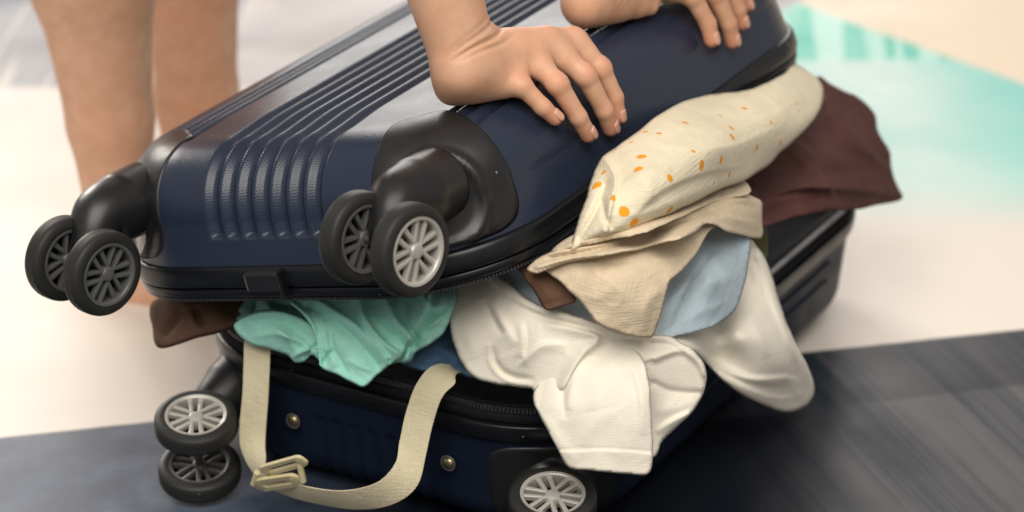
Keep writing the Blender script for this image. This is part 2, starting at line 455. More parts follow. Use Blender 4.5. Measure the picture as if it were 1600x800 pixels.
def housing(sign, xf, hs=.060, shift=-.008):
    """black corner plate; sign +1 right front corner, -1 left front corner"""
    s0 = sign * (S_RF + shift); qc = (QARC + .010) / 2 + .002; hq = (QARC + .004) / 2
    n = 44; m = 40
    u = np.linspace(-1, 1, n); v = np.linspace(-1, 1, m); U, V = np.meshgrid(u, v, indexing='ij')
    # square to superellipse
    k = 1 / np.maximum((np.abs(U) ** 5 + np.abs(V) ** 5) ** .2 / np.maximum(np.maximum(np.abs(U), np.abs(V)), 1e-6), 1e-6)
    U2, V2 = U * k, V * k
    r = np.maximum(np.abs(U), np.abs(V))
    taper = 1 - .16 * (V2 * .5 + .5)
    S = s0 + U2 * hs * taper; Q = qc + V2 * hq
    # round socket where the castor turns: pressed in
    cs, cq = s0 - sign * .004, WALL + .004
    rr = np.hypot(S - cs, (Q - cq))
    off = .0022 * smooth01((1 - r) / .05) - .0012
    ridge = .0036 * np.exp(-((rr - .0345) / .0028) ** 2) - .0012 * smooth01((.031 - rr) / .006)
    P, Nn = surf(S, Q, off + ridge)
    F = grid_faces(n, m)
    if sign < 0: F = F[:, ::-1]
    o = mesh_obj('corner_housing', P.reshape(-1, 3), F, MT['black'], suitcase, True, xf)
    m_ = o.modifiers.new('s', 'SOLIDIFY'); m_.thickness = .002
    # thin groove line outside the plate
    c, nn = surf(np.array(cs), np.array(cq)); return o, c
def lathe(prof, n=40):
    a = np.linspace(0, 2 * np.pi, n, endpoint=False); pr = np.array(prof)
    G = np.stack([pr[None, :, 0] * np.cos(a)[:, None], pr[None, :, 0] * np.sin(a)[:, None], np.broadcast_to(pr[None, :, 1], (n, len(pr)))], -1)
    return G
def frame(axis, up):
    z = np.array(axis, float); z /= np.linalg.norm(z); x = np.cross(np.array(up, float), z); x /= np.linalg.norm(x); y = np.cross(z, x)
    return np.stack([x, y, z], 1)
WR, WT = .0330, .0082           # wheel radius, half thickness
def wheel(c, axis, parent, spin=0., dark=False):
    B = frame(axis, (0.13, .2, 1)) if abs(axis[2]) < .8 else frame(axis, (0, 1, .1))
    cs, sn = math.cos(spin), math.sin(spin); B = B @ np.array([[cs, -sn, 0], [sn, cs, 0], [0, 0, 1]])
    xf = (B, np.array(c) - sc_inv)
    w = empty('castor_wheel'); w.parent = suitcase
    mb = MB(); mb.grid(lathe(rp([(WR - .0087, -WT), (WR - .005, -WT - .0004), (WR - .0012, -WT + .0012), (WR, -WT + .0042), (WR + .0001, 0), (WR, WT - .0042), (WR - .0012, WT - .0012), (WR - .005, WT + .0004), (WR - .0087, WT), (WR - .0095, WT - .002), (WR - .0095, -WT + .002)], 4), 56), True, True)
    mb.build('tyre', MT['tyre'], w, xf)
    RO = WR - .0085
    mb = MB()
    mb.grid(lathe(rp([(RO, -WT + .001), (RO, WT - .0006), (RO - .0010, WT + .0006), (RO - .0024, WT + .0002), (RO - .0030, WT - .002), (RO - .0030, -WT + .001)], 3), 48), True, True)
    mb.grid(lathe([(0, WT - .0002), (.0035, WT + .0000), (.0052, WT - .0006), (.0060, WT - .0018), (.0062, -.002), (0, -.002)], 28), True, False)
    for k in range(6):                                   # six pairs of spokes
        for sd in (-1, 1):
            a = k * math.pi / 3; ca, sa = math.cos(a), math.sin(a); e = sd * .0030; V = []
            for r, zz, hw in ((.004, WT - .0012, .0013), (RO - .0015, WT - .0016, .0020)):
                yy = e * (1 + (.45 if r > .01 else 0))
                for dy, dz in ((-hw, -.004), (hw, -.004), (hw, -.0004), (hw * .5, 0), (-hw * .5, 0), (-hw, -.0004)):
                    V.append((r * ca - (yy + dy) * sa, r * sa + (yy + dy) * ca, zz + dz))
            mb.add(V, [tuple(range(6))[::-1], tuple(range(6, 12))] + [(i, (i + 1) % 6, 6 + (i + 1) % 6, 6 + i) for i in range(6)])
    o = mb.build('wheel_rim', MT['rim_dark' if dark else 'rim'], w, xf); autosmooth(o, 35)
    mb = MB(); mb.grid(lathe([(0, -WT + .004), (RO, -WT + .004), (RO, -WT), (0, -WT)], 32), True, False)
    mb.build('wheel_disc', MT['black'], w, xf)
    return w
def castor(xf, pivot, elbow, wc, axle, sep, spins, darks, rad=.027, pr=(1, 1., .82, .58, .40)):
    """pivot inside the housing, elbow, wheel centre in world space"""
    pivot, elbow, wc = map(np.array, (pivot, elbow, wc)); ax = np.array(axle, float); ax /= np.linalg.norm(ax)
    pts = catmull([pivot, pivot * .45 + elbow * .55, elbow, elbow * .45 + wc * .55, wc], 8)
    t = np.linspace(0, 1, len(pts))
    r = np.interp(t, [0, .25, .5, .75, 1], [rad * k for k in pr])
    V, F = tube(pts - sc_inv, r, 28)
    o = mesh_obj('castor_fork', V, F, MT['black'], suitcase)
    V, F = tube(np.array([wc - ax * (sep / 2), wc + ax * (sep / 2)]) - sc_inv, .0032, 12); mesh_obj('axle', V, F, MT['rim_dark'], o)
    for sg, sp, dk in zip((-1, 1), spins, darks):
        wheel(wc + ax * sg * sep / 2, ax if sg > 0 else ax, suitcase, sp, dk)

def lidp(p): return XF_LID[0] @ np.array(p, float) + XF_LID[1]
for sg in (1, -1):
    set_edge(.052); housing(sg, XL)
    set_edge(.030); housing(-sg, XB)
set_edge(.052)
castor(XL, lidp((.333, .035, .073)), lidp((.335, -.018, .078)), lidp((.342, -.052, .062)), (.97, -.20, .10), .050, (.2, .35), (True, False))
castor(XL, lidp((.050, .035, .074)), lidp((.049, -.018, .076)), lidp((.050, -.050, .050)), (.97, -.20, .04), .046, (.5, .1), (True, True))
castor(XB, (.050, .036, .074), (.046, -.010, .060), (.056, -.045, .043), (.13, -.18, .97), .050, (.3, .12), (True, False), .026, (1, .95, .72, .50, .40))
castor(XB, (.325, .045, .066), (.335, .020, .055), (.362, -.016, .043), (.10, -.16, .97), .050, (.3, .3), (True, False), .027, (1, .95, .62, .50, .40))
# small latch where the zip pulls park on the lid's front rim
def block(name, c, sx, sy, sz, mat, xf, parent, bw=.0015):
    V = [(c[0] + a * sx / 2, c[1] + b * sy / 2, c[2] + d * sz / 2) for a in (-1, 1) for b in (-1, 1) for d in (-1, 1)]
    o = mesh_obj(name, V, [(0, 1, 3, 2), (4, 6, 7, 5), (0, 4, 5, 1), (2, 3, 7, 6), (0, 2, 6, 4), (1, 5, 7, 3)], mat, parent, False, xf)
    return bevel(o, bw)
lt = block('zip_dock', (.184, -.0065, .0165), .034, .008, .017, MT['black'], XL, suitcase, .003)
block('zip_dock_lip', (.2025, -.0075, .0150), .003, .009, .022, MT['trim'], XL, lt, .001)
# rivets on the lower half's end wall
for x, z in ((.118, .062), (.262, .063)):
    mb = MB(); mb.grid(lathe([(0, .0030), (.0022, .0028), (.0042, .0018), (.0050, .0004), (.0052, -.002)], 20), True, False)
    B = frame((0, -1, 0), (0, 0, 1)); r = mb.build('rivet', MT['brass'], suitcase, (B, np.array((x, -.0005, z)) - sc_inv))
    mb = MB(); mb.grid(lathe([(.0052, -.0005), (.0066, .0002), (.0068, .0010), (.0060, .0014), (.0050, .0010)], 20), True, False)
    mb.build('rivet_washer', MT['rim_dark'], r, (B, np.array((x, -.0005, z)) - sc_inv))
# side rails of the lower half: two long raised beads on the right wall
for z in (.060, .078):
    P_ = [(CW + .0005 - (.006 * (.094 - z) / .05), y, z) for y in np.linspace(.12, CL - .12, 12)]
    V, F = tube(np.array(P_) - sc_inv, .0022, 10); mesh_obj('wall_bead', V, F, MT['navy_low'], suitcase)

# ------------------------------------------------------------------ points seen from the camera
def rayd(px, py): return RC.T @ np.array([(px - 800) / FPX, (400 - py) / FPX, 1.])
def at(px, py, ax, c):
    """point where the sight line meets the plane x|y|z = c (or depth d)"""
    r = rayd(px, py)
    if ax == 'd': return CC + r * c
    k = 'xyz'.index(ax); return CC + r * ((c - CC[k]) / r[k])
def depth(p): return float(RC[2] @ (np.asarray(p) - CC))

# the luggage strap that hangs out of the lower half
def ribbon(name, pts, wdir, width, mat, parent, thick=.0012, n=10, twist=None):
    C_ = catmull(pts, n); Wd = catmull(wdir, n); Wd /= np.linalg.norm(Wd, axis=1)[:, None]
    T = np.gradient(C_, axis=0); T /= np.linalg.norm(T, axis=1)[:, None]
    Nn = np.cross(T, Wd); Nn /= np.linalg.norm(Nn, axis=1)[:, None]
    G = []
    sec = [(-.5, -.3), (-.46, -.5), (0, -.5), (.46, -.5), (.5, -.3), (.5, .3), (.46, .5), (0, .5), (-.46, .5), (-.5, .3)]
    for a, b in sec: G.append(C_ + Wd * width * a + Nn * thick * b)
    G = np.array(G).transpose(1, 0, 2)
    F = [tuple(f) for f in grid_faces(G.shape[0], G.shape[1], False, True)]
    k = len(sec); F.append(tuple(range(k))[::-1]); F.append(tuple((G.shape[0] - 1) * k + i for i in range(k)))
    o = mesh_obj(name, G.reshape(-1, 3) - sc_inv, F, mat, parent, True); autosmooth(o, 60); return o
sp = [at(420, 500, 'y', .03), at(404, 530, 'y', -.006), at(401, 575, 'y', -.022), at(399, 620, 'y', -.030), at(395, 670, 'y', -.036), at(396, 705, 'y', -.043), at(412, 742, 'y', -.052), at(450, 763, 'y', -.060),
      at(500, 776, 'y', -.064), at(550, 781, 'y', -.066), at(600, 771, 'y', -.062), at(634, 742, 'y', -.050), at(645, 700, 'y', -.038), at(655, 655, 'y', -.028), at(670, 612, 'y', -.020), at(692, 587, 'y', -.008), at(720, 578, 'y', .012), at(748, 574, 'y', .035)]
wd = [(1, .1, 0), (1, .05, 0), (1, 0, .02), (1, -.02, .02), (1, 0, 0), (.98, -.05, .2), (.45, -.35, .75), (.12, -.45, .85),
      (.05, -.5, .85), (0, -.45, .88), (-.15, -.3, .92), (-.6, -.1, .7), (-.93, .05, .3), (-.97, .05, .15), (-.93, .1, .15), (-.7, .2, .25), (-.25, .8, -.2), (0, 1, -.1)]
st = ribbon('strap', sp, wd, .0245, MT['web'], suitcase); st['label'] = 'cream webbing strap looping out of the lower half'
# plastic buckle: two slotted frames on the strap
def slot_frame(c, ex, ey, lx, ly, hx, hy, th):
    """rounded frame lx by ly with a slot hx by hy"""
    ex = np.array(ex, float); ex /= np.linalg.norm(ex); ey = np.array(ey, float); ey -= ex * (ex @ ey); ey /= np.linalg.norm(ey); ez = np.cross(ex, ey)
    def rr(a, b, r, n=6):
        o = []
        for sx, sy, a0 in ((1, 1, 0), (-1, 1, 90), (-1, -1, 180), (1, -1, 270)):
            for k in range(n + 1):
                t = math.radians(a0 + 90 * k / n); o.append((sx * (a / 2 - r) + r * math.cos(t), sy * (b / 2 - r) + r * math.sin(t)))
        return np.array(o)
    O = rr(lx, ly, min(lx, ly) * .35); I = rr(hx, hy, min(hx, hy) * .45)
    G = []
    for ring_, z in ((O, -th / 2 + .0004), (O * .97, -th / 2), (I, -th / 2), (I, th / 2), (O * .97, th / 2), (O, th / 2 - .0004)):
        G.append(np.array(c) + ring_[:, :1] * ex + ring_[:, 1:] * ey + z * ez)
    return np.array(G)
mb = MB()
A0 = at(388, 760, 'y', -.068); A1 = at(480, 747, 'y', -.070); B0 = at(397, 740, 'y', -.071); B1 = at(490, 714, 'y', -.076)
up_ = (-.05, -.50, .86)
mb.grid(slot_frame((A0 + A1) / 2 - sc_inv, A1 - A0, up_, .049, .0150, .030, .0058, .0030), True, True)
mb.grid(slot_frame((B0 + B1) / 2 - sc_inv, B1 - B0, up_, .049, .0120, .034, .0046, .0030), True, True)
for p, q in (((396, 756), (402, 738)), ((474, 752), (468, 724))):
    V, F = tube(np.array([at(*p, 'y', -.070), at(*q, 'y', -.073)]) - sc_inv, .0026, 10); mb.add(V, F)
bk = mb.build('buckle', MT['buckle'], suitcase); autosmooth(bk, 40); bk['label'] = 'pale yellow plastic buckle threaded on the strap'

# ------------------------------------------------------------------ clothes
from mathutils import noise as mnoise
def in_poly(P, Q):
    x, y = P[:, 0], P[:, 1]; ins = np.zeros(len(P), bool); n = len(Q); j = n - 1
    for i in range(n):
        xi, yi = Q[i]; xj, yj = Q[j]
        c = ((yi > y) != (yj > y)) & (x < (xj - xi) * (y - yi) / (yj - yi + 1e-12) + xi); ins ^= c; j = i
    return ins
def seg_dist(P, Q):
    """distance, signed side, parameter 0..1 along a polyline"""
    Q = np.asarray(Q, float); best = np.full(len(P), 1e9); side = np.ones(len(P)); par = np.zeros(len(P))
    ln = np.r_[0, np.cumsum(np.linalg.norm(np.diff(Q, axis=0), axis=1))]
    for i in range(len(Q) - 1):
        a = Q[i]; b = Q[i + 1]; d = b - a; L2 = d @ d + 1e-9
        t = np.clip(((P - a) @ d) / L2, 0, 1); r = P - a - t[:, None] * d; dd = np.linalg.norm(r, axis=1)
        m = dd < best; best[m] = dd[m]; sg = np.sign(d[0] * r[:, 1] - d[1] * r[:, 0]); side[m] = sg[m]
        par[m] = ((ln[i] + t * math.sqrt(L2)) / ln[-1])[m]
    return best, side, par
def tps(A, Z, P, lam=1e-4):
    A = np.asarray(A, float) / 200; P = P / 200; n = len(A)
    U = lambda r2: np.where(r2 > 1e-12, .5 * r2 * np.log(np.maximum(r2, 1e-12)), 0)
    K = U(((A[:, None] - A[None]) ** 2).sum(2)) + lam * np.eye(n); Q = np.c_[np.ones(n), A]
    S = np.block([[K, Q], [Q.T, np.zeros((3, 3))]]); w = np.linalg.solve(S, np.r_[Z, 0, 0, 0])
    return U(((P[:, None] - A[None]) ** 2).sum(2)) @ w[:n] + np.c_[np.ones(len(P)), P] @ w[n:]
def cloth(name, outline, anchors, creases, mat, label, cat, step=3.6, roll=10, rolld=.010, wr=.0022, wrs=40., hard=(), closed_n=6, thick=.0011, wdir=(1, 1), seed=0., parent=None):
    """a garment: outline and folds laid out on the photograph's sight lines, each point put at its own distance
    by the anchors (points on the case's planes); roll = how far the edge turns back"""
    O = catmull(np.array(outline, float), closed_n, True) if closed_n > 1 else np.array(outline, float)
    O = resample(O, step, True)
    # slightly irregular hem
    jit = np.array([mnoise.noise(Vector((p[0] / 23, p[1] / 23, seed))) for p in O]); nn = np.roll(O, -1, 0) - np.roll(O, 1, 0)
    nn = np.stack([nn[:, 1], -nn[:, 0]], 1) / (np.linalg.norm(nn, axis=1)[:, None] + 1e-9); O = O + nn * jit[:, None] * 1.6
    x0, y0 = O.min(0); x1, y1 = O.max(0)
    gy = np.arange(y0, y1, step * .87); pts = []
    for k, yy in enumerate(gy):
        xs = np.arange(x0 + (k % 2) * step / 2, x1, step); pts.append(np.stack([xs, np.full(len(xs), yy)], 1))
    G = np.vstack(pts); G = G[in_poly(G, O)]
    dO, _, _ = seg_dist(G, np.vstack([O, O[:1]])); G = G[dO > step * .6]
    P = np.vstack([O, G]); nO = len(O)
    vs, es, fs, *_r = delaunay_2d_cdt([Vector(p) for p in P], [(i, (i + 1) % nO) for i in range(nO)], [], 1, 1e-5)
    P = np.array([(v.x, v.y) for v in vs])
    A = [(a[0], a[1]) for a in anchors]; Z = [depth(at(a[0], a[1], a[2], a[3])) if a[2] != 'd' else a[3] for a in anchors]
    D = tps(A, Z, P)
    dE, _, _ = seg_dist(P, np.vstack([O, O[:1]]))
    h = np.zeros(len(P))
    t = np.clip(dE / roll, 0, 1); h -= rolld * (1 - np.sqrt(1 - (1 - t) ** 2 + 1e-9))
    for c in creases:
        pl, wl, wrr, amp = c[:4]; mode = c[4] if len(c) > 4 else 'r'
        q = catmull(np.array(pl, float), 6) if len(pl) > 2 else np.array(pl, float)
        d, s, par = seg_dist(P, q); w = np.where(s > 0, wrr, wl)
        tp = np.sin(np.clip(par, 0, 1) * math.pi) ** .6 if mode in ('r', 's') else (np.clip(1 - par, 0, 1) ** .5 if mode == 'a' else (np.clip(par, 0, 1) ** .5 if mode == 'b' else 1.))
        h += amp * tp * np.exp(-(d / w) ** (1.7 if amp > 0 else 1.15))
    W_ = np.array([mnoise.fractal(Vector((p[0] * wdir[0] / wrs, p[1] * wdir[1] / wrs, seed)), 1., 2., 4) for p in P])
    R_ = np.array([1 - abs(mnoise.noise(Vector((p[0] * wdir[0] / (wrs * .8) + 9, p[1] * wdir[1] / (wrs * .8), seed + 5)))) * 2 for p in P])
    h += wr * .45 * W_ + wr * .45 * np.clip(R_, 0, 1) ** 4
    D = D - h
    rays = np.array([rayd(p[0], p[1]) for p in P]); V = CC + rays * D[:, None]
    F = [tuple(f) for f in fs]
    org = V.mean(0)
    me_o = mesh_obj(name, V - org, F, mat, None, True); me_o.location = org
    # faces should look at the camera
    me = me_o.data
    n = np.zeros(len(me.polygons) * 3); me.polygons.foreach_get('normal', n)
    if (n.reshape(-1, 3) @ RC[2]).mean() > 0: me.flip_normals()
    m_ = me_o.modifiers.new('s', 'SOLIDIFY'); m_.thickness = thick; m_.offset = -1
    if parent is not None:
        me_o.parent = parent; me_o.location = Vector(org) - parent.location
    else: tag(me_o, label, cat)
    return me_o

# brown garment poking out at the left corner
cloth('brown_garment', [(238, 470), (300, 460), (395, 462), (385, 500), (350, 518), (300, 531), (262, 543), (244, 540), (238, 515)],
      [(240, 470, 'y', .0), (380, 465, 'y', .02), (250, 540, 'y', -.035), (320, 525, 'y', -.02), (370, 505, 'y', 0), (300, 490, 'y', -.02)],
      [([(255, 528), (275, 505), (292, 482)], 10, 4, -.010), ([(306, 478), (309, 495), (317, 511)], 7, 5, -.012), ([(330, 470), (345, 500)], 12, 12, .004)],
      MT['brown'], 'brown garment corner poking out under the lid beside the left castors', 'garment', roll=8, wr=.0016, seed=1.)
# mid blue garment between the mint and the white one
cloth('blue_garment', [(625, 560), (640, 520), (700, 490), (760, 500), (770, 560), (745, 590), (715, 584), (690, 578), (660, 580), (635, 572)],
      [(630, 560, 'y', .02), (700, 500, 'y', .05), (760, 560, 'y', .03), (700, 575, 'y', .005), (640, 575, 'y', .006)],
      [([(640, 560), (680, 545), (720, 560)], 9, 5, .006), ([(655, 572), (690, 562), (715, 575)], 5, 7, -.006), ([(660, 540), (700, 530)], 8, 8, .005)],
      MT['blue'], 'mid blue crumpled garment between the mint and white clothes', 'garment', roll=8, wr=.003, wrs=22, seed=2.)
# mint shirt: back layer, then two folds lying over it
mint = cloth('mint_shirt', [(372, 450), (450, 430), (560, 425), (690, 420), (712, 460), (706, 490), (694, 520), (672, 538), (650, 552), (640, 566), (622, 566), (606, 572), (588, 580), (540, 575), (500, 560), (440, 530), (380, 505), (370, 496), (378, 490), (368, 482)],
      [(372, 450, 'y', .04), (450, 430, 'y', .05), (690, 420, 'y', .06), (380, 505, 'y', -.008), (440, 525, 'y', -.010), (588, 580, 'y', -.014), (640, 555, 'y', -.008), (700, 510, 'y', .0), (600, 500, 'y', -.010), (500, 500, 'y', -.006), (430, 495, 'y', -.006), (690, 465, 'y', .01)],
      [([(400, 462), (398, 482), (392, 498)], 4, 4, -.012), ([(425, 470), (440, 476), (470, 480), (505, 496)], 10, 5, -.012), ([(410, 470), (430, 490)], 6, 6, .006),
       ([(600, 455), (618, 500), (640, 525), (636, 560)], 5, 16, .010, 'n'), ([(640, 452), (636, 500), (650, 530), (620, 560)], 5, 8, -.010), ([(668, 455), (662, 490), (640, 530)], 6, 14, .010, 'n'), ([(700, 480), (672, 500), (650, 535)], 6, 4, -.010),
       ([(655, 455), (690, 500)], 8, 5, .006), ([(690, 500), (668, 512), (655, 540)], 4, 9, .007)],
      MT['mint'], 'mint green crumpled shirt hanging over the front rim', 'shirt', step=2.8, roll=5, rolld=.004, wr=.0024, wrs=24, seed=3.)
cloth('fold', [(366, 512), (374, 500), (392, 490), (414, 484), (440, 484), (466, 492), (492, 508), (520, 530), (545, 560), (520, 572), (497, 562), (487, 555), (476, 565), (461, 566), (448, 554), (420, 545), (386, 534)],
      [(366, 512, 'y', -.026), (414, 484, 'y', -.020), (466, 490, 'y', -.012), (545, 550, 'y', -.010), (487, 555, 'y', -.027), (420, 545, 'y', -.028), (440, 515, 'y', -.032), (386, 532, 'y', -.026), (461, 564, 'y', -.026)],
      [([(370, 510), (395, 500), (425, 500), (460, 514), (500, 545)], 6, 16, -.005), ([(376, 508), (400, 492), (440, 488), (480, 505), (510, 535)], 3, 9, .007), ([(392, 528), (430, 522), (470, 535), (490, 552)], 8, 4, .004), ([(455, 560), (476, 548), (500, 548)], 4, 4, .005), ([(476, 562), (488, 545), (505, 535)], 3, 5, -.006), ([(420, 505), (450, 530), (465, 560)], 5, 5, .003)],
      MT['mint'], '', '', step=2.6, roll=4, rolld=.003, wr=.0014, wrs=20, seed=3.5, parent=mint)
cloth('fold', [(452, 470), (490, 455), (560, 450), (602, 452), (616, 490), (636, 525), (628, 556), (606, 572), (588, 588), (568, 604), (545, 595), (522, 584), (506, 578), (501, 572), (498, 550), (493, 528), (484, 506), (470, 488)],
      [(452, 470, 'y', -.010), (560, 450, 'y', .01), (602, 452, 'y', .01), (636, 525, 'y', -.012), (568, 602, 'y', -.038), (506, 576, 'y', -.038), (495, 530, 'y', -.032), (545, 530, 'y', -.030), (470, 488, 'y', -.022), (600, 570, 'y', -.026)],
      [([(458, 474), (476, 488), (488, 508), (496, 535), (500, 572)], 3, 10, .007, 'n'), ([(480, 478), (520, 500), (556, 530), (590, 570)], 5, 9, -.006, 'n'), ([(500, 470), (530, 490), (572, 520), (604, 560)], 4, 12, .007, 'n'),
       ([(515, 505), (520, 540), (545, 585)], 4, 8, -.005), ([(505, 500), (508, 540), (525, 575)], 8, 5, .004), ([(560, 462), (572, 500), (600, 535), (620, 550)], 4, 10, .009, 'n'), ([(552, 470), (562, 505), (590, 540)], 4, 5, -.007), ([(590, 458), (604, 495), (628, 525)], 4, 6, -.006), ([(505, 572), (512, 556), (524, 546)], 4, 4, -.006), ([(540, 560), (568, 575), (590, 580)], 5, 5, .003)],
      MT['mint'], '', '', step=2.6, roll=4, rolld=.003, wr=.0014, wrs=20, seed=3.8, parent=mint)
# light blue shirt body left of the brown strip
cloth('light_blue_shirt', [(745, 430), (800, 405), (870, 400), (940, 440), (1010, 505), (1040, 535), (1000, 540), (950, 530), (900, 512), (850, 500), (800, 480)],
      [(745, 430, 'y', .06), (870, 400, 'd', 1.875), (1010, 505, 'x', .385), (900, 510, 'd', 1.856), (800, 480, 'd', 1.880), (860, 460, 'd', 1.862)],
      [([(800, 440), (860, 480), (940, 505)], 14, 7, .004), ([(840, 430), (880, 480), (960, 510)], 9, 9, -.003)],
      MT['sky'], 'light blue shirt front showing between the white shirt and beige flap', 'shirt', roll=8, wr=.0015, seed=4.)
cloth('brown_belt', [(800, 405), (840, 395), (868, 432), (902, 468), (880, 478), (852, 484), (838, 460), (820, 435)],
      [(800, 405, 'd', 1.85), (840, 395, 'd', 1.85), (902, 468, 'd', 1.822), (852, 484, 'd', 1.826), (850, 440, 'd', 1.832)],
      [([(820, 410), (850, 450), (868, 478)], 10, 10, .003), ([(848, 478), (900, 463)], 5, 5, -.002, 'n')],
      MT['brown'], 'brown leather-like strip end lying on the light blue cloth', 'belt', closed_n=3, roll=5, rolld=.002, wr=.0006, seed=5.)
# off-white t-shirt: body, the front sleeve and the far sleeve
tee = cloth('white_tshirt', [(690, 455), (740, 425), (780, 430), (830, 470), (880, 486), (940, 505), (990, 522), (1040, 524), (1074, 540), (1096, 560), (1103, 578), (1103, 602), (1095, 624), (1076, 651), (1050, 674), (1034, 691), (1020, 716), (980, 712), (900, 660), (850, 640), (836, 636), (832, 610), (812, 606), (770, 600), (738, 588), (722, 568), (710, 540), (702, 510), (696, 480)],
      [(690, 455, 'y', .03), (740, 425, 'y', .05), (780, 430, 'y', .04), (705, 520, 'y', .0), (740, 580, 'y', -.012), (800, 600, 'd', 1.868), (835, 620, 'd', 1.856), (900, 655, 'd', 1.852), (1010, 715, 'd', 1.852), (930, 620, 'd', 1.842), (1000, 560, 'd', 1.838), (1100, 590, 'd', 1.862), (1040, 680, 'd', 1.860), (900, 540, 'd', 1.838), (830, 500, 'd', 1.850), (760, 490, 'd', 1.875),
       (960, 515, 'd', 1.838), (1040, 530, 'd', 1.846)],
      [([(770, 440), (820, 476), (890, 499), (960, 520), (1010, 530)], 24, 5, .005, 'n'), ([(790, 462), (850, 496), (920, 512), (980, 530)], 5, 5, -.003),
       ([(757, 468), (768, 492), (786, 524)], 4, 9, -.007), ([(768, 466), (782, 496), (806, 540)], 6, 15, .004), ([(812, 500), (816, 530), (812, 560)], 14, 7, .003), ([(822, 498), (824, 530), (820, 562)], 5, 6, -.003),
       ([(771, 540), (775, 566), (796, 586), (836, 592)], 3, 10, -.006), ([(764, 536), (768, 570), (794, 594), (834, 600)], 3, 5, .003), ([(820, 560), (850, 538), (888, 540)], 3, 10, .005, 'a'), ([(850, 505), (900, 515), (948, 528)], 4, 9, .005),
       ([(916, 516), (934, 530), (915, 552), (898, 575), (880, 606)], 4, 12, .013, 'b'), ([(928, 538), (908, 566), (890, 600)], 3, 4, -.006), ([(705, 500), (730, 520), (745, 560)], 20, 20, .003),
       ([(1024, 560), (1060, 548), (1086, 560), (1102, 585)], 14, 5, .006, 'n'), ([(1022, 598), (1050, 610), (1100, 614)], 4, 10, -.004, 'n'), ([(1024, 675), (1052, 657), (1088, 640)], 3, 9, .005), ([(1022, 640), (1050, 640), (1090, 625)], 14, 14, .003), ([(1030, 700), (1045, 680), (1060, 668)], 4, 4, -.003),
       ([(935, 540), (985, 532), (1040, 538), (1075, 555)], 5, 9, -.006)],
      MT['white'], 'off-white t-shirt spilling over the front right corner of the case', 't-shirt', step=3.2, roll=6, rolld=.004, wr=.0008, wrs=70, seed=6.)
cloth('sleeve', [(838, 600), (846, 582), (872, 566), (900, 552), (930, 540), (965, 536), (992, 546), (1008, 566), (1015, 600), (1018, 650), (1020, 700), (1019, 728), (1011, 741), (985, 741), (945, 737), (905, 734), (886, 728), (872, 702), (852, 666), (837, 638), (832, 618)],
      [(838, 602, 'd', 1.853), (872, 566, 'd', 1.850), (930, 540, 'd', 1.845), (992, 546, 'd', 1.837), (1012, 600, 'd', 1.826), (1018, 735, 'd', 1.832), (945, 736, 'd', 1.826), (886, 726, 'd', 1.834), (835, 632, 'd', 1.846), (870, 620, 'd', 1.836), (930, 640, 'd', 1.822), (980, 600, 'd', 1.824), (960, 560, 'd', 1.832)],
      [([(912, 552), (895, 590), (886, 640)], 12, 7, .006, 'a'), ([(890, 575), (880, 612), (884, 655)], 7, 9, -.004), ([(935, 545), (925, 590), (935, 640)], 26, 30, .003), ([(845, 630), (872, 636), (915, 650)], 24, 24, .002), ([(980, 560), (1000, 610), (1004, 680)], 12, 5, .003), ([(850, 650), (875, 690), (900, 725)], 10, 16, .002),
       ([(874, 703), (950, 701), (1018, 706)], 1.6, 1.6, -.0009, 'n'), ([(872, 706), (950, 704), (1018, 709)], 1.5, 12, .0008, 'n'), ([(910, 700), (930, 660), (960, 640)], 14, 14, .0015)],
      MT['white'], '', '', step=3.0, roll=4, rolld=.0022, wr=.0006, wrs=70, seed=6.3, parent=tee)
cloth('sleeve', [(1030, 500), (1110, 490), (1145, 470), (1150, 420), (1168, 376), (1184, 386), (1199, 412), (1210, 445), (1224, 490), (1244, 536), (1262, 574), (1272, 605), (1269, 624), (1252, 638), (1226, 643), (1194, 634), (1160, 618), (1128, 594), (1104, 568), (1080, 548), (1050, 530)],
      [(1030, 500, 'd', 1.885), (1080, 545, 'd', 1.880), (1110, 495, 'x', .39), (1168, 380, 'x', .40), (1268, 600, 'x', .434), (1230, 640, 'x', .432), (1160, 610, 'x', .430), (1200, 500, 'x', .430), (1150, 520, 'x', .425), (1110, 560, 'x', .410), (1220, 570, 'x', .444)],
      [([(1090, 545), (1130, 575), (1175, 592), (1230, 590)], 4, 12, .006, 'n'), ([(1100, 560), (1140, 588), (1190, 604), (1235, 604)], 3, 6, -.003), ([(1125, 580), (1165, 606), (1215, 622), (1258, 614)], 4, 9, .004), ([(1184, 400), (1208, 470), (1232, 530), (1250, 575), (1244, 610)], 14, 5, .005, 'n'), ([(1165, 490), (1185, 520), (1200, 560)], 20, 8, .004), ([(1120, 520), (1170, 530), (1220, 520)], 20, 20, .002), ([(1175, 410), (1190, 460)], 5, 5, .003)],
      MT['white'], '', '', step=3.2, roll=9, rolld=.007, wr=.0008, wrs=60, seed=6.6, parent=tee)
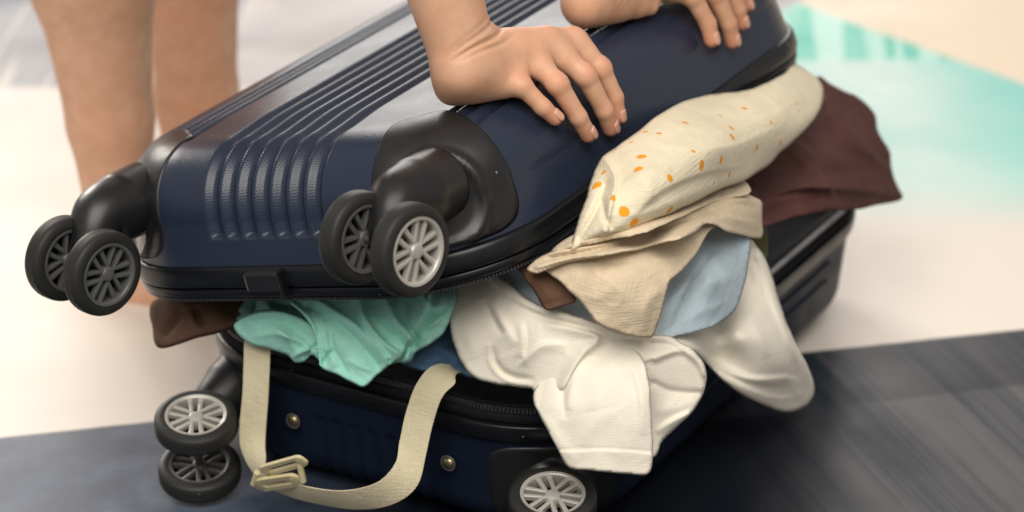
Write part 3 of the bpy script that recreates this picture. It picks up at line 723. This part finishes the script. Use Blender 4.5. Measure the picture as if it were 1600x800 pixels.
# light blue sleeve
cloth('light_blue_sleeve', [(1020, 500), (1035, 440), (1075, 380), (1110, 345), (1150, 350), (1172, 372), (1168, 420), (1160, 455), (1146, 488), (1118, 508), (1082, 520), (1045, 527), (1015, 528)],
      [(1020, 500, 'x', .40), (1060, 420, 'x', .39), (1110, 345, 'x', .385), (1165, 375, 'x', .412), (1165, 450, 'x', .424), (1120, 505, 'x', .428), (1040, 524, 'x', .418), (1110, 440, 'x', .424)],
      [([(1045, 510), (1070, 450), (1120, 385)], 10, 6, -.006), ([(1035, 480), (1075, 440), (1100, 400)], 10, 8, .005), ([(1105, 512), (1128, 480), (1150, 420), (1162, 380)], 2, 2, -.0014, 'n'), ([(1030, 520), (1090, 490), (1140, 470)], 10, 10, .003), ([(1090, 420), (1120, 440), (1155, 430)], 14, 9, .003)],
      MT['sky'], 'light blue shirt sleeve with a stitched hem, lying over the white one', 'shirt', roll=4, rolld=.0018, wr=.0016, wrs=50, seed=7.)
cloth('olive_garment', [(1160, 350), (1195, 350), (1200, 400), (1188, 405), (1170, 395)], [(1160, 350, 'x', .37), (1195, 350, 'x', .37), (1200, 400, 'x', .385), (1170, 395, 'x', .385)], [], MT['olive'],
      'sliver of olive green knit between the beige hem and the case', 'garment', roll=6, rolld=.004, wr=.002, seed=8.)
# maroon garment
cloth('maroon_garment', [(1160, 300), (1190, 240), (1240, 170), (1275, 120), (1300, 133), (1340, 152), (1366, 176), (1372, 205), (1390, 235), (1392, 262), (1402, 290), (1410, 311), (1372, 320), (1335, 328), (1290, 330), (1240, 340), (1195, 352), (1170, 340)],
      [(1160, 300, 'x', .35), (1240, 170, 'x', .33), (1275, 120, 'x', .33), (1366, 176, 'x', .37), (1410, 311, 'x', .405), (1335, 328, 'x', .412), (1195, 352, 'x', .40), (1290, 250, 'x', .395), (1240, 280, 'x', .385)],
      [([(1292, 150), (1318, 190), (1340, 215), (1385, 262)], 3, 14, .012, 'n'), ([(1225, 215), (1270, 240), (1300, 300), (1310, 325)], 3, 10, .009, 'b'), ([(1180, 318), (1240, 296), (1320, 296), (1400, 306)], 12, 3, .008, 'n'), ([(1200, 300), (1260, 290), (1330, 300), (1395, 305)], 18, 7, .008), ([(1215, 250), (1290, 270), (1385, 262)], 14, 9, -.006), ([(1285, 150), (1320, 215), (1375, 250)], 20, 8, .008), ([(1300, 140), (1350, 190), (1360, 215)], 9, 9, -.005), ([(1230, 230), (1260, 260), (1300, 330)], 12, 9, .005), ([(1180, 330), (1240, 310), (1300, 312)], 8, 5, -.006), ([(1250, 200), (1270, 240)], 9, 9, -.004)],
      MT['maroon'], 'dark maroon garment sticking out over the rear right corner', 'garment', roll=5, rolld=.003, wr=.003, wrs=45, seed=9.)
# plain beige linen: hanging flap, then the gathered folds above it
bei = cloth('beige_shirt', [(850, 415), (900, 385), (960, 370), (1040, 350), (1100, 335), (1118, 350), (1106, 364), (1092, 390), (1066, 422), (1047, 441), (1040, 468), (1030, 500), (1020, 525), (1004, 528), (982, 524), (950, 514), (928, 501), (914, 480), (898, 463), (872, 438)],
      [(850, 415, 'd', 1.826), (900, 385, 'd', 1.822), (1040, 345, 'x', .395), (1110, 345, 'x', .415), (1092, 390, 'x', .424), (1047, 441, 'x', .430), (1020, 524, 'x', .427), (950, 512, 'd', 1.802), (898, 462, 'd', 1.808), (960, 430, 'd', 1.796), (1000, 390, 'd', 1.815), (1000, 480, 'd', 1.800)],
      [([(870, 428), (930, 440), (1000, 432), (1060, 415)], 30, 40, .003), ([(905, 470), (940, 460), (960, 440)], 12, 12, .002), ([(1035, 445), (1010, 480), (1008, 520)], 10, 16, .003), ([(1000, 400), (1045, 405), (1080, 395)], 6, 10, .003), ([(930, 410), (990, 408), (1040, 395)], 4, 7, -.003), ([(940, 425), (960, 470), (975, 515)], 30, 30, .002)],
      MT['beige'], 'plain beige linen shirt with a folded flap hanging down the middle', 'shirt', step=3.1, roll=4, rolld=.002, wr=.0012, wrs=45, seed=10.)
cloth('fold', [(822, 420), (842, 402), (880, 388), (930, 378), (1000, 358), (1060, 332), (1110, 300), (1150, 292), (1172, 304), (1191, 316), (1191, 342), (1190, 371), (1162, 368), (1136, 362), (1118, 352), (1102, 350), (1088, 362), (1062, 374), (1030, 382), (980, 394), (930, 403), (892, 410), (860, 420), (838, 428)],
      [(822, 420, 'd', 1.824), (880, 390, 'd', 1.815), (930, 380, 'd', 1.808), (1000, 360, 'x', .385), (1110, 300, 'x', .395), (1191, 316, 'x', .408), (1190, 371, 'x', .412), (1118, 352, 'x', .424), (1062, 374, 'x', .434), (980, 394, 'd', 1.792), (892, 410, 'd', 1.806), (838, 427, 'd', 1.815), (1140, 335, 'x', .418)],
      [([(840, 418), (890, 404), (950, 396), (1010, 384), (1062, 366), (1095, 350)], 6, 3, .006, 'n'), ([(860, 402), (920, 392), (990, 376), (1050, 352), (1110, 328)], 3, 4, -.007, 'n'), ([(860, 396), (920, 385), (990, 368), (1050, 345), (1110, 318), (1165, 312)], 3, 6, .005, 'n'),
       ([(1050, 372), (1074, 358), (1092, 356)], 3, 3, -.007), ([(1100, 346), (1130, 338), (1160, 345), (1188, 350)], 4, 9, .004), ([(1112, 318), (1145, 316), (1186, 328)], 4, 4, -.003), ([(1130, 300), (1160, 330), (1175, 366)], 6, 9, .003)],
      MT['beige'], '', '', step=2.6, roll=4, rolld=.0035, wr=.0012, wrs=30, seed=10.4, parent=bei)
cloth('fold', [(858, 396), (885, 372), (930, 356), (1000, 338), (1060, 312), (1110, 286), (1150, 276), (1172, 292), (1168, 304), (1120, 314), (1070, 336), (1010, 362), (950, 376), (900, 386), (872, 396)],
      [(858, 396, 'd', 1.824), (930, 356, 'd', 1.812), (1060, 312, 'x', .39), (1160, 280, 'x', .39), (1168, 304, 'x', .412), (1070, 336, 'x', .42), (950, 376, 'd', 1.796), (1010, 350, 'd', 1.802)],
      [([(870, 390), (930, 372), (1000, 356), (1060, 334), (1120, 306)], 5, 3, .005, 'n'), ([(880, 380), (940, 362), (1010, 344), (1070, 320)], 3, 3, -.005), ([(1110, 300), (1140, 292), (1166, 298)], 4, 4, .003)],
      MT['beige'], '', '', step=2.6, roll=4, rolld=.003, wr=.0012, wrs=30, seed=10.7, parent=bei)
# cream blouse with orange dots
def dots_mat():
    m = cloth_mat('dotted_linen', (.78, .70, .52), 700, .06, .0009)
    return m
MT['dotted'] = dots_mat()
blouse = cloth('dotted_blouse', [(890, 395), (900, 355), (908, 330), (918, 300), (928, 268), (940, 246), (962, 230), (990, 210), (1020, 186), (1060, 162), (1110, 148), (1170, 140), (1220, 118), (1240, 100), (1264, 112), (1284, 130), (1286, 155), (1276, 180), (1254, 208), (1222, 236), (1196, 262), (1158, 284), (1118, 298), (1080, 318), (1036, 338), (1000, 356), (960, 366), (930, 372), (905, 388)],
      [(890, 395, 'd', 1.80), (928, 268, 'd', 1.84), (962, 230, 'x', .36), (1060, 162, 'x', .35), (1110, 148, 'x', .345), (1240, 100, 'x', .345), (1284, 130, 'x', .36), (1276, 180, 'x', .39), (1196, 262, 'x', .40), (1118, 298, 'x', .415), (1000, 356, 'd', 1.80), (930, 372, 'd', 1.79), (1020, 280, 'd', 1.80), (960, 320, 'd', 1.79), (1120, 220, 'x', .41), (1220, 170, 'x', .395)],
      [([(1010, 215), (1075, 232), (1150, 226), (1215, 196)], 5, 26, .006), ([(985, 340), (1030, 300), (1090, 272), (1160, 258)], 26, 5, .006), ([(1080, 172), (1130, 186), (1190, 176), (1240, 150)], 4, 12, -.004), ([(960, 300), (1000, 270), (1050, 262)], 5, 14, .004), ([(948, 250), (962, 280), (952, 330), (948, 362)], 4, 9, .008, 'n'), ([(945, 290), (930, 330), (905, 372)], 9, 7, -.010, 'n'), ([(940, 310), (946, 340), (955, 360)], 5, 5, -.012), ([(1000, 220), (1060, 200), (1140, 190)], 22, 14, .003), ([(960, 350), (1040, 320), (1120, 285)], 10, 14, .004), ([(1030, 250), (1100, 240), (1190, 200)], 26, 26, .003), ([(970, 235), (1000, 260), (1020, 320)], 14, 16, .003), ([(1180, 145), (1220, 170), (1270, 165)], 12, 12, -.003)],
      MT['dotted'], 'cream linen blouse with small orange dots bulging out under the lid', 'blouse', step=3.2, roll=15, rolld=.012, wr=.0013, wrs=60, seed=11.)
def add_dots(o, px):
    """printed dots: object space centres, smooth threshold on distance with a wobble"""
    m = o.data.materials[0]; co = objco(m)
    wob = N(m, 'ShaderNodeTexNoise'); wob.inputs['Scale'].default_value = 260; L(m, co, wob.inputs['Vector'])
    base = bsdf(m).inputs['Base Color'].links[0].from_socket; acc = None
    me = o.data; V = np.empty(len(me.vertices) * 3); me.vertices.foreach_get('co', V); V = V.reshape(-1, 3); V = V + np.array(o.location)
    q = (V - CC) @ RC.T; U = np.stack([800 + FPX * q[:, 0] / q[:, 2], 400 - FPX * q[:, 1] / q[:, 2]], 1)
    for x, y, r in px:
        i = np.argmin(((U - (x, y)) ** 2).sum(1)); c = V[i] - np.array(o.location)
        n = N(m, 'ShaderNodeVectorMath', operation='DISTANCE'); L(m, co, n.inputs[0]); n.inputs[1].default_value = tuple(c)
        d = math_n(m, 'DIVIDE', n.outputs['Value'], r)
        acc = d if acc is None else math_n(m, 'MINIMUM', acc, d)
    d2 = math_n(m, 'ADD', acc, math_n(m, 'MULTIPLY', math_n(m, 'SUBTRACT', wob.outputs[0], .5), .45))
    f = mapr(m, d2, .85, 1.1, 1, 0)
    L(m, mix(m, f, base, (.80, .33, .02)), bsdf(m).inputs['Base Color'])
add_dots(blouse, [(x, y, r * .0015) for x, y, r in [(1002, 243, 2.6), (997, 265, 2.6), (1047, 277, 2.2), (1046, 327, 2.5), (990, 347, 2.7), (975, 331, 2.7), (931, 290, 2.9), (943, 268, 1.6), (958, 309, 1.9), (985, 222, 1.2), (1007, 206, 1.6), (1030, 208, 1.6), (1072, 191, 1.8), (1084, 235, 1.4),
     (1095, 259, 2.9), (1127, 251, 2.2), (1142, 199, 1.9), (1143, 214, 2.2), (1139, 272, 1.8), (1165, 170, 1.8), (1183, 232, 1.8), (1220, 223, 1.5), (1125, 180, 1.2), (1204, 192, 1.2), (1116, 287, 1.2), (893, 380, 1.8), (1244, 160, 1.4), (1250, 172, 1.2)]])

# ------------------------------------------------------------------ the person
def lid_sd(p):
    q = RLID.T @ (np.asarray(p) - XF_LID[1]); x = abs(q[0] - CW / 2) - (CW / 2 - CR); y = abs(q[1] - CL / 2) - (CL / 2 - CR)
    d = np.hypot(max(x, 0), max(y, 0)) + min(max(x, y), 0) - CR + .003
    a = d + ER; b = q[2] - CD - .001 + ER
    return min(max(a, b), 0) + np.hypot(max(a, 0), max(b, 0)) - ER
def on_lid(px, py, h):
    r = rayd(px, py); n = np.linalg.norm(r); t = 1.2
    for i in range(200):
        s = lid_sd(CC + r * t) - h; t += s / n * .8
        if abs(s) < 1e-5 or t > 4: break
    return CC + r * t
def smin(a, b, k):
    h = np.clip(.5 + .5 * (b - a) / k, 0, 1); return b * (1 - h) + a * h - k * h * (1 - h)
def rcone(P, a, b, ra, rb, flat=None):
    a = np.asarray(a, float); b = np.asarray(b, float)
    if flat is not None:                                 # squash along a direction: scale distance measured along it
        ax, kf = flat; ax = np.asarray(ax, float); ax = ax / np.linalg.norm(ax)
        mid = (a + b) / 2; P = P + ((P - mid) @ ax)[:, None] * ax * (kf - 1)
        a = a + ((a - mid) @ ax) * ax * (kf - 1); b = b + ((b - mid) @ ax) * ax * (kf - 1)
    d = b - a; t = np.clip(((P - a) @ d) / (d @ d + 1e-12), 0, 1)
    return np.linalg.norm(P - a - t[:, None] * d, axis=1) - (ra + (rb - ra) * t)
def surface_nets(fn, lo, hi, h):
    lo = np.array(lo, float); n = np.ceil((np.array(hi) - lo) / h).astype(int) + 1
    g = [lo[i] + np.arange(n[i]) * h for i in range(3)]
    D = np.empty(n)
    for i in range(0, n[0], 16):                           # slabs keep memory low
        X, Y, Z = np.meshgrid(g[0][i:i + 16], g[1], g[2], indexing='ij')
        D[i:i + 16] = fn(np.stack([X.ravel(), Y.ravel(), Z.ravel()], 1)).reshape(X.shape)
    S = D < 0; c = [slice(None, -1), slice(1, None)]
    cnt = sum(S[c[i], c[j], c[k]].astype(int) for i in (0, 1) for j in (0, 1) for k in (0, 1))
    act = (cnt > 0) & (cnt < 8); idx = -np.ones(act.shape, int); idx[act] = np.arange(act.sum())
    A = np.argwhere(act); acc = np.zeros((len(A), 3)); num = np.zeros(len(A))
    for ax in range(3):
        o = [k for k in range(3) if k != ax]
        for u in (0, 1):
            for v in (0, 1):
                p = A.copy(); p[:, o[0]] += u; p[:, o[1]] += v; q = p.copy(); q[:, ax] += 1
                da = D[tuple(p.T)]; db = D[tuple(q.T)]; m = (da < 0) != (db < 0); t = np.where(m, da / (da - db + 1e-20), 0)
                pt = p.astype(float); pt[:, ax] += t; acc[m] += pt[m]; num[m] += 1
    V = lo + acc / num[:, None] * h; Fs = []
    for ax in range(3):
        o = [(ax + 1) % 3, (ax + 2) % 3]
        sl0 = [slice(None)] * 3; sl1 = [slice(None)] * 3; sl0[ax] = slice(None, -1); sl1[ax] = slice(1, None)
        a = S[tuple(sl0)]; b = S[tuple(sl1)]; E = np.argwhere(a != b); E = E[(E[:, o[0]] > 0) & (E[:, o[1]] > 0) & (E[:, o[0]] < n[o[0]] - 1) & (E[:, o[1]] < n[o[1]] - 1)]
        inn = a[tuple(E.T)]
        def ix(du, dv):
            q = E.copy(); q[:, o[0]] -= du; q[:, o[1]] -= dv; return idx[tuple(q.T)]
        Q = np.stack([ix(1, 1), ix(0, 1), ix(0, 0), ix(1, 0)], 1); Q[~inn] = Q[~inn][:, ::-1]; Fs.append(Q)
    F = np.vstack(Fs); F = F[(F >= 0).all(1)]
    for _ in range(2):                                     # settle the vertices on the true surface
        f0 = fn(V); e = h * .25; G = np.stack([fn(V + np.eye(3)[k] * e) - f0 for k in range(3)], 1) / e
        nn = (G ** 2).sum(1); V = V - G * np.clip(f0 / np.maximum(nn, .3), -h * .6, h * .6)[:, None]
    return V, F

UPN = RLID[:, 2]                                           # away from the lid
def make_hand(fingers, thumb, wrist, elbow, wr_half, pads, side):
    """fingers: four joint lists (MCP, PIP, DIP, tip); wr_half: half vector across the wrist (little finger -> index)"""
    w = np.array(wrist); e = np.array(elbow); wh = np.array(wr_half)
    RAD = [(.0090, .0073, .0062, .0059), (.0096, .0079, .0066, .0063), (.0098, .0081, .0068, .0065), (.0096, .0079, .0067, .0064)]
    fa = e - w; fl = np.linalg.norm(fa); fa /= fl
    def finger(P, J, r):
        d = rcone(P, J[0], J[1], r[0], r[1] * .97)
        d = smin(d, rcone(P, J[1], J[2], r[1], r[2]), .004)
        d = smin(d, rcone(P, J[2], J[3], r[2] * 1.0, r[3]), .003)
        d = smin(d, np.linalg.norm(P - J[1], axis=1) - r[1] * 1.01, .003)
        return d
    def fn(P):
        body = None
        for i, J in enumerate(fingers):
            t = (i - 1.5) / 1.5; c = w + wh * t * .80 + (J[0] - w) * .12
            m = rcone(P, c, J[0], .0132, RAD[i][0] + .0012); m = smin(m, rcone(P, J[0], J[0] + (J[1] - J[0]) * .38, RAD[i][0] + .0004, RAD[i][0] - .0012), .006)
            body = m if body is None else smin(body, m, .012)
        for a, b, ra, rb in pads: body = smin(body, rcone(P, a, b, ra, rb), .014)
        # forearm, flattened towards the wrist
        f1 = rcone(P, w + wh * .38, e + wh * .2, .0168, .030); f2 = rcone(P, w - wh * .38, e - wh * .2, .0164, .032)
        fore = smin(f1, f2, .03); body = smin(body, fore, .018)
        fg = None
        for i, J in enumerate(fingers):
            d = finger(P, J, RAD[i]); d = smin(d, body, .0075) if False else d
            fg = d if fg is None else smin(fg, d, .0012)
        out = smin(body, fg, .0065)
        if thumb is not None:
            th = smin(rcone(P, thumb[0], thumb[1], .0165, .0125), rcone(P, thumb[1], thumb[2], .0120, .0102), .006)
            th = smin(th, rcone(P, thumb[2], thumb[3], .0104, .0078), .004); out = smin(out, th, .010)
        # knuckle heads and tendons on the back of the hand
        for i, J in enumerate(fingers):
            out = smin(out, np.linalg.norm(P - (J[0] + UPN * .0045), axis=1) - .0094, .0035)
            a = w + wh * ((i - 1.5) / 1.5) * .5 + UPN * .012; out = smin(out, rcone(P, a, J[0] + UPN * .0095, .0026, .0030), .005)
        return out
    return fn
def HJ(L_): return [on_lid(*a) for a in L_]
R_F = [HJ([(797, 100, .021), (815, 134, .0165), (848, 167, .0095), (867, 184, .0068)]),
       HJ([(826, 86, .025), (871, 131, .021), (903, 182, .0105), (919, 210, .0070)]),
       HJ([(856, 72, .027), (914, 117, .022), (944, 172, .0105), (954, 200, .0070)]),
       HJ([(897, 70, .025), (938, 106, .020), (960, 152, .0105), (965, 182, .0070)])]
Rw = on_lid(727, 96, .032); Ru = on_lid(703, 126, .026); Rr = on_lid(750, 72, .036)
R_wh = (Rr - Ru) * .5; R_wh *= .021 / np.linalg.norm(R_wh)
R_el = Rw + np.array([-.080, .0, .235])
R_pads = [(on_lid(706, 140, .0130), on_lid(788, 131, .0125), .0108, .0108), (on_lid(740, 96, .018), on_lid(830, 90, .014), .018, .012)]
# right thumb lies on the far side, hidden behind the hand
R_th = [on_lid(775, 84, .018), on_lid(830, 72, .012), on_lid(872, 66, .010), on_lid(905, 62, .009)]
L_F = [HJ([(1120, -62, .022), (1150, -40, .018), (1160, -8, .010), (1166, 8, .0070)]),
       HJ([(1096, -50, .025), (1134, -24, .020), (1152, 14, .0105), (1158, 36, .0070)]),
       HJ([(1070, -40, .026), (1116, -12, .021), (1138, 36, .0105), (1144, 64, .0070)]),
       HJ([(1036, -28, .025), (1082, -6, .021), (1106, 36, .0105), (1112, 62, .0072)])]
Lw = on_lid(935, -28, .034); Lu = on_lid(955, -62, .028); Lr = on_lid(912, -4, .030)
L_wh = (Lr - Lu) * .5; L_wh *= .021 / np.linalg.norm(L_wh)
L_el = Lw + np.array([-.020, .03, .245])
L_pads = [(on_lid(912, 8, .0180), on_lid(960, 2, .0170), .017, .014), (on_lid(950, -30, .020), on_lid(1050, -20, .014), .018, .012)]
L_th = [on_lid(915, 8, .021), on_lid(962, 4, .0165), on_lid(993, 7, .0125), on_lid(1014, 9, .0105)]
fnR = make_hand(R_F, R_th, Rw, R_el, R_wh, R_pads, 1); fnL = make_hand(L_F, L_th, Lw, L_el, L_wh, L_pads, -1)
# body joints
sh_R = np.array([-.02, .10, .885]); sh_L = np.array([.02, .46, .905]); neck = np.array([.04, .29, .93])
hip_R = np.array([-.50, .20, .80]); hip_L = np.array([-.50, .36, .80]); pelvis = (hip_R + hip_L) / 2 + np.array([0, 0, .04])
an_R = at(196, 425, 'y', .245); mc_R = at(172, 190, 'y', .245); kn_R = at(141, -60, 'y', .245)
an_L = at(318, 380, 'y', .46); mc_L = at(306, 150, 'y', .46); kn_L = at(298, -90, 'y', .46)
0 and print('ankles', an_R, an_L, kn_R, kn_L, 'hand', Rw, Lw)
def leg(P, an, mc, kn, hip, ra=.026, rm=.0385, rk=.056):
    d = rcone(P, an, mc, ra, rm); d = smin(d, rcone(P, mc, kn, rm, rk), .012); d = smin(d, rcone(P, kn, hip, .054, .080), .03)
    heel = np.array([an[0] - .035, an[1], .030]); toe = np.array([an[0] + .15, an[1] - .01, .016]); ball = np.array([an[0] + .10, an[1], .024])
    d = smin(d, rcone(P, heel, an, .027, .030), .02); d = smin(d, rcone(P, an + np.array([.01, 0, -.02]), ball, .032, .024), .02)
    for k in range(5):
        yy = (k - 2) * .014; L_ = .052 - abs(k - 1) * .006
        d = smin(d, rcone(P, ball + np.array([0, yy, -.004]), ball + np.array([L_, yy * 1.1, -.013]), .012, .0082), .006)
    return d
def torso(P):
    d = rcone(P, pelvis, (pelvis + neck) / 2 + np.array([0, 0, .02]), .125, .115); d = smin(d, rcone(P, (pelvis + neck) / 2 + np.array([0, 0, .02]), neck - np.array([.08, 0, .02]), .115, .12), .05)
    d = smin(d, rcone(P, sh_R + np.array([0, .03, 0]), sh_L - np.array([0, .03, 0]), .055, .055), .06)
    return d
def body(P):
    d = torso(P); d = smin(d, leg(P, an_R, mc_R, kn_R, hip_R), .03); d = smin(d, leg(P, an_L, mc_L, kn_L, hip_L, .028, .0415, .047), .03)
    for s_, e_, w_ in ((sh_R, R_el, Rw), (sh_L, L_el, Lw)):
        d = smin(d, rcone(P, s_, e_, .048, .038), .03); d = smin(d, rcone(P, e_, e_ + (w_ - e_) * .45, .036, .026), .015)
    d = smin(d, rcone(P, neck, neck + np.array([.12, 0, .05]), .052, .048), .03)
    hc = neck + np.array([.20, 0, .06]); d = smin(d, rcone(P, hc, hc + np.array([.035, 0, -.07]), .085, .058), .03)
    d = smin(d, rcone(P, hc + np.array([.075, 0, -.045]), hc + np.array([.105, 0, -.075]), .010, .013), .01)
    return d
parts_VF = []
def clip_fn(fn, p0, ax, keep):                            # cut a body across a limb, out of the picture
    def g(P):
        return np.maximum(fn(P), keep * ((P - p0) @ ax))
    return g
for fn, F_, w_, e_ in ((fnR, R_F, Rw, R_el), (fnL, L_F, Lw, L_el)):
    ax = (e_ - w_) / np.linalg.norm(e_ - w_); cutp = w_ + ax * .17
    pts = np.array([j for J in F_ for j in J] + [w_, cutp]); lo = pts.min(0) - .045; hi = pts.max(0) + .045
    parts_VF.append((clip_fn(fn, cutp, ax, 1), lo, hi, .00155))
def body_cut(P):
    d = body(P)
    return d
parts_VF.append((body_cut, (-.78, .0, -.01), (.42, .62, 1.12), .008))
V_, F_, off = [], [], 0
for fn, lo, hi, h in parts_VF:
    v, f = surface_nets(fn, lo, hi, h); V_.append(v); F_.append(f + off); off += len(v)
V_ = np.vstack(V_); F_ = np.vstack(F_)
# ---- skin relief: knuckle folds, wrist creases; and the redder knuckles and fingertips as an attribute
red = np.zeros(len(V_)); hh = np.zeros(len(V_))
for F4, w_, wh_, e_ in ((R_F, Rw, R_wh, R_el), (L_F, Lw, L_wh, L_el)):
    fa = (e_ - w_) / np.linalg.norm(e_ - w_)
    near = np.linalg.norm(V_ - w_, axis=1) < .22; Pn = V_[near]; r_ = red[near]; g_ = hh[near]
    for J in F4:
        for k, s_ in ((1, 1.), (2, .6)):
            ax = (J[k + 1] - J[k - 1]); ax /= np.linalg.norm(ax); q = Pn - J[k]; a = q @ ax; rad = np.linalg.norm(q - a[:, None] * ax, axis=1)
            top = np.clip((q @ UPN + q @ np.array(RLID[:, 0])) / .012, 0, 1); m = (rad < .014) & (np.abs(a) < .008)
            g_ -= m * top * s_ * .00042 * (np.exp(-((a - .0022) / .0008) ** 2) + np.exp(-((a + .0022) / .0008) ** 2) + .7 * np.exp(-(a / .0008) ** 2))
            r_ = np.maximum(r_, .45 * s_ * top * np.exp(-(a / .008) ** 2) * (rad < .014))
        r_ = np.maximum(r_, np.exp(-(np.linalg.norm(Pn - J[3], axis=1) / .011) ** 2) * 1.0)
        r_ = np.maximum(r_, np.exp(-(np.linalg.norm(Pn - J[0] - UPN * .01, axis=1) / .009) ** 2) * .6)
    # wrist: skin folds where the hand bends back
    q = Pn - w_; bis = fa + UPN * .0; mc = np.mean([J[0] for J in F4], 0) - w_; mc /= np.linalg.norm(mc)
    bn = fa - mc; bn /= np.linalg.norm(bn); a = q @ bn; up = np.clip((q @ (fa + mc)) / .014 + 1.3, 0, 1)
    wv = q @ (wh_ / np.linalg.norm(wh_))
    for o, amp in ((-.001, .0026), (.0056, .0015), (-.0062, .0014), (.010, .0007)):
        aa = a - o * (1 + wv * 18) - .007 + .50 * wv + .0012 * np.sin(wv * 90); g_ -= amp * up * np.exp(-(aa / .0015) ** 2) * np.exp(-(np.linalg.norm(q, axis=1) / .042) ** 6)
    red[near] = r_; hh[near] = g_
me_tmp = None
person_org = np.array([-.18, .3, 0])
def skin_mat():
    m = new_mat('skin', (.62, .36, .24), .5, **{'Specular IOR Level': .4, 'Subsurface Weight': .12, 'Subsurface Scale': .01}); co = objco(m)
    bsdf(m).inputs['Subsurface Radius'].default_value = (1.0, .35, .2)
    at_ = N(m, 'ShaderNodeAttribute'); at_.attribute_name = 'red'
    n1 = noise(m, co, 60, 4, .6); c = mix(m, mapr(m, n1, .3, .7), (.66, .39, .255), (.60, .335, .21))
    n2 = noise(m, co, 12, 3); c = mix(m, mapr(m, n2, .45, .7, 0, .35), c, (.60, .29, .17))
    c = mix(m, math_n(m, 'MULTIPLY', at_.outputs['Fac'], .75), c, (.60, .21, .13))
    L(m, c, bsdf(m).inputs['Base Color'])
    v = N(m, 'ShaderNodeTexVoronoi'); v.inputs['Scale'].default_value = 900; L(m, co, v.inputs['Vector'])
    p = bump(m, v.outputs['Distance'], .12, .0004); bump(m, noise(m, co, 260, 3, .6), .14, .0010, p)
    L(m, mapr(m, noise(m, co, 60, 3), .3, .7, .42, .56), bsdf(m).inputs['Roughness'])
    return m
MT['skin'] = skin_mat()
MT['nail'] = new_mat('nail', (.63, .345, .25), .32, **{'Specular IOR Level': .5, 'Coat Weight': .2})
person = mesh_obj('person', V_ - person_org, F_, MT['skin'], None, True); person.location = person_org
nv_ = np.zeros(len(V_) * 3); person.data.vertices.foreach_get('normal', nv_); nv_ = nv_.reshape(-1, 3)
person.data.vertices.foreach_set('co', (V_ - person_org + nv_ * hh[:, None]).ravel())
at_ = person.data.attributes.new('red', 'FLOAT', 'POINT'); at_.data.foreach_set('value', red.astype(np.float32)); person.data.update()
tag(person, 'barefoot person leaning over the case, pressing its lid down with both hands', 'person')
# fingernails: thin curved plates seated on the fingertips
for J4 in (R_F, L_F):
    for i, J in enumerate(J4):
        ax = J[3] - J[2]; ax /= np.linalg.norm(ax); out = UPN * .55 + RLID[:, 0] * .95; out -= ax * (out @ ax); out /= np.linalg.norm(out); sd = np.cross(ax, out)
        r0 = (.0060, .0065, .0067, .0065)[i]; G = []
        for u in np.linspace(-1, 1, 9):
            row = []
            for v in np.linspace(-1, 1, 9):
                k = 1 / max((abs(u) ** 3.2 + abs(v) ** 3.2) ** (1 / 3.2) / max(abs(u), abs(v), 1e-6), 1e-6)
                a = u * k * .0056 - .0008; th = v * k * .78; rr = r0 + .0004 - .0010 * max(0, a / .0075) ** 2 - .0009 * (max(abs(u), abs(v))) ** 6
                row.append(J[3] + ax * a + (sd * math.sin(th) + out * math.cos(th)) * rr * 1.0)
            G.append(row)
        G = np.array(G); o = mesh_obj('fingernail', G.reshape(-1, 3) - person_org, grid_faces(9, 9), MT['nail'], person)
        m_ = o.modifiers.new('s', 'SOLIDIFY'); m_.thickness = .0006; m_.offset = 0
# clothes and hair, above the picture
def shirt_fn(P):
    d = torso(P)
    for s_, e_ in ((sh_R, R_el), (sh_L, L_el)): d = smin(d, rcone(P, s_, s_ + (e_ - s_) * .38, .056, .056), .03)
    return np.maximum(d - .008, -(P[:, 0] + .50))
def shorts_fn(P):
    d = np.maximum(torso(P) - .006, P[:, 0] + .47)
    for h_, k_ in ((hip_R, kn_R), (hip_L, kn_L)): d = smin(d, rcone(P, h_, h_ + (k_ - h_) * .45, .094, .088), .03)
    return d
def hair_fn(P):
    hc = neck + np.array([.20, 0, .06]); return smin(np.linalg.norm(P - hc - np.array([-.012, 0, .012]), axis=1) - .094, rcone(P, hc + np.array([-.06, 0, .03]), hc + np.array([-.11, 0, .00]), .03, .022), .02)
for nm, fn, lo, hi, mt in (('shirt', shirt_fn, (-.62, 0, .5), (.2, .62, 1.15), cloth_mat('grey_shirt', (.35, .34, .33))), ('shorts', shorts_fn, (-.75, 0, .4), (-.2, .6, 1.05), cloth_mat('dark_shorts', (.04, .045, .06))), ('hair', hair_fn, (0, .1, .8), (.4, .5, 1.25), new_mat('hair', (.012, .008, .006), .45))):
    v, f = surface_nets(fn, lo, hi, .012); mesh_obj(nm, v - person_org, f, mt, person)
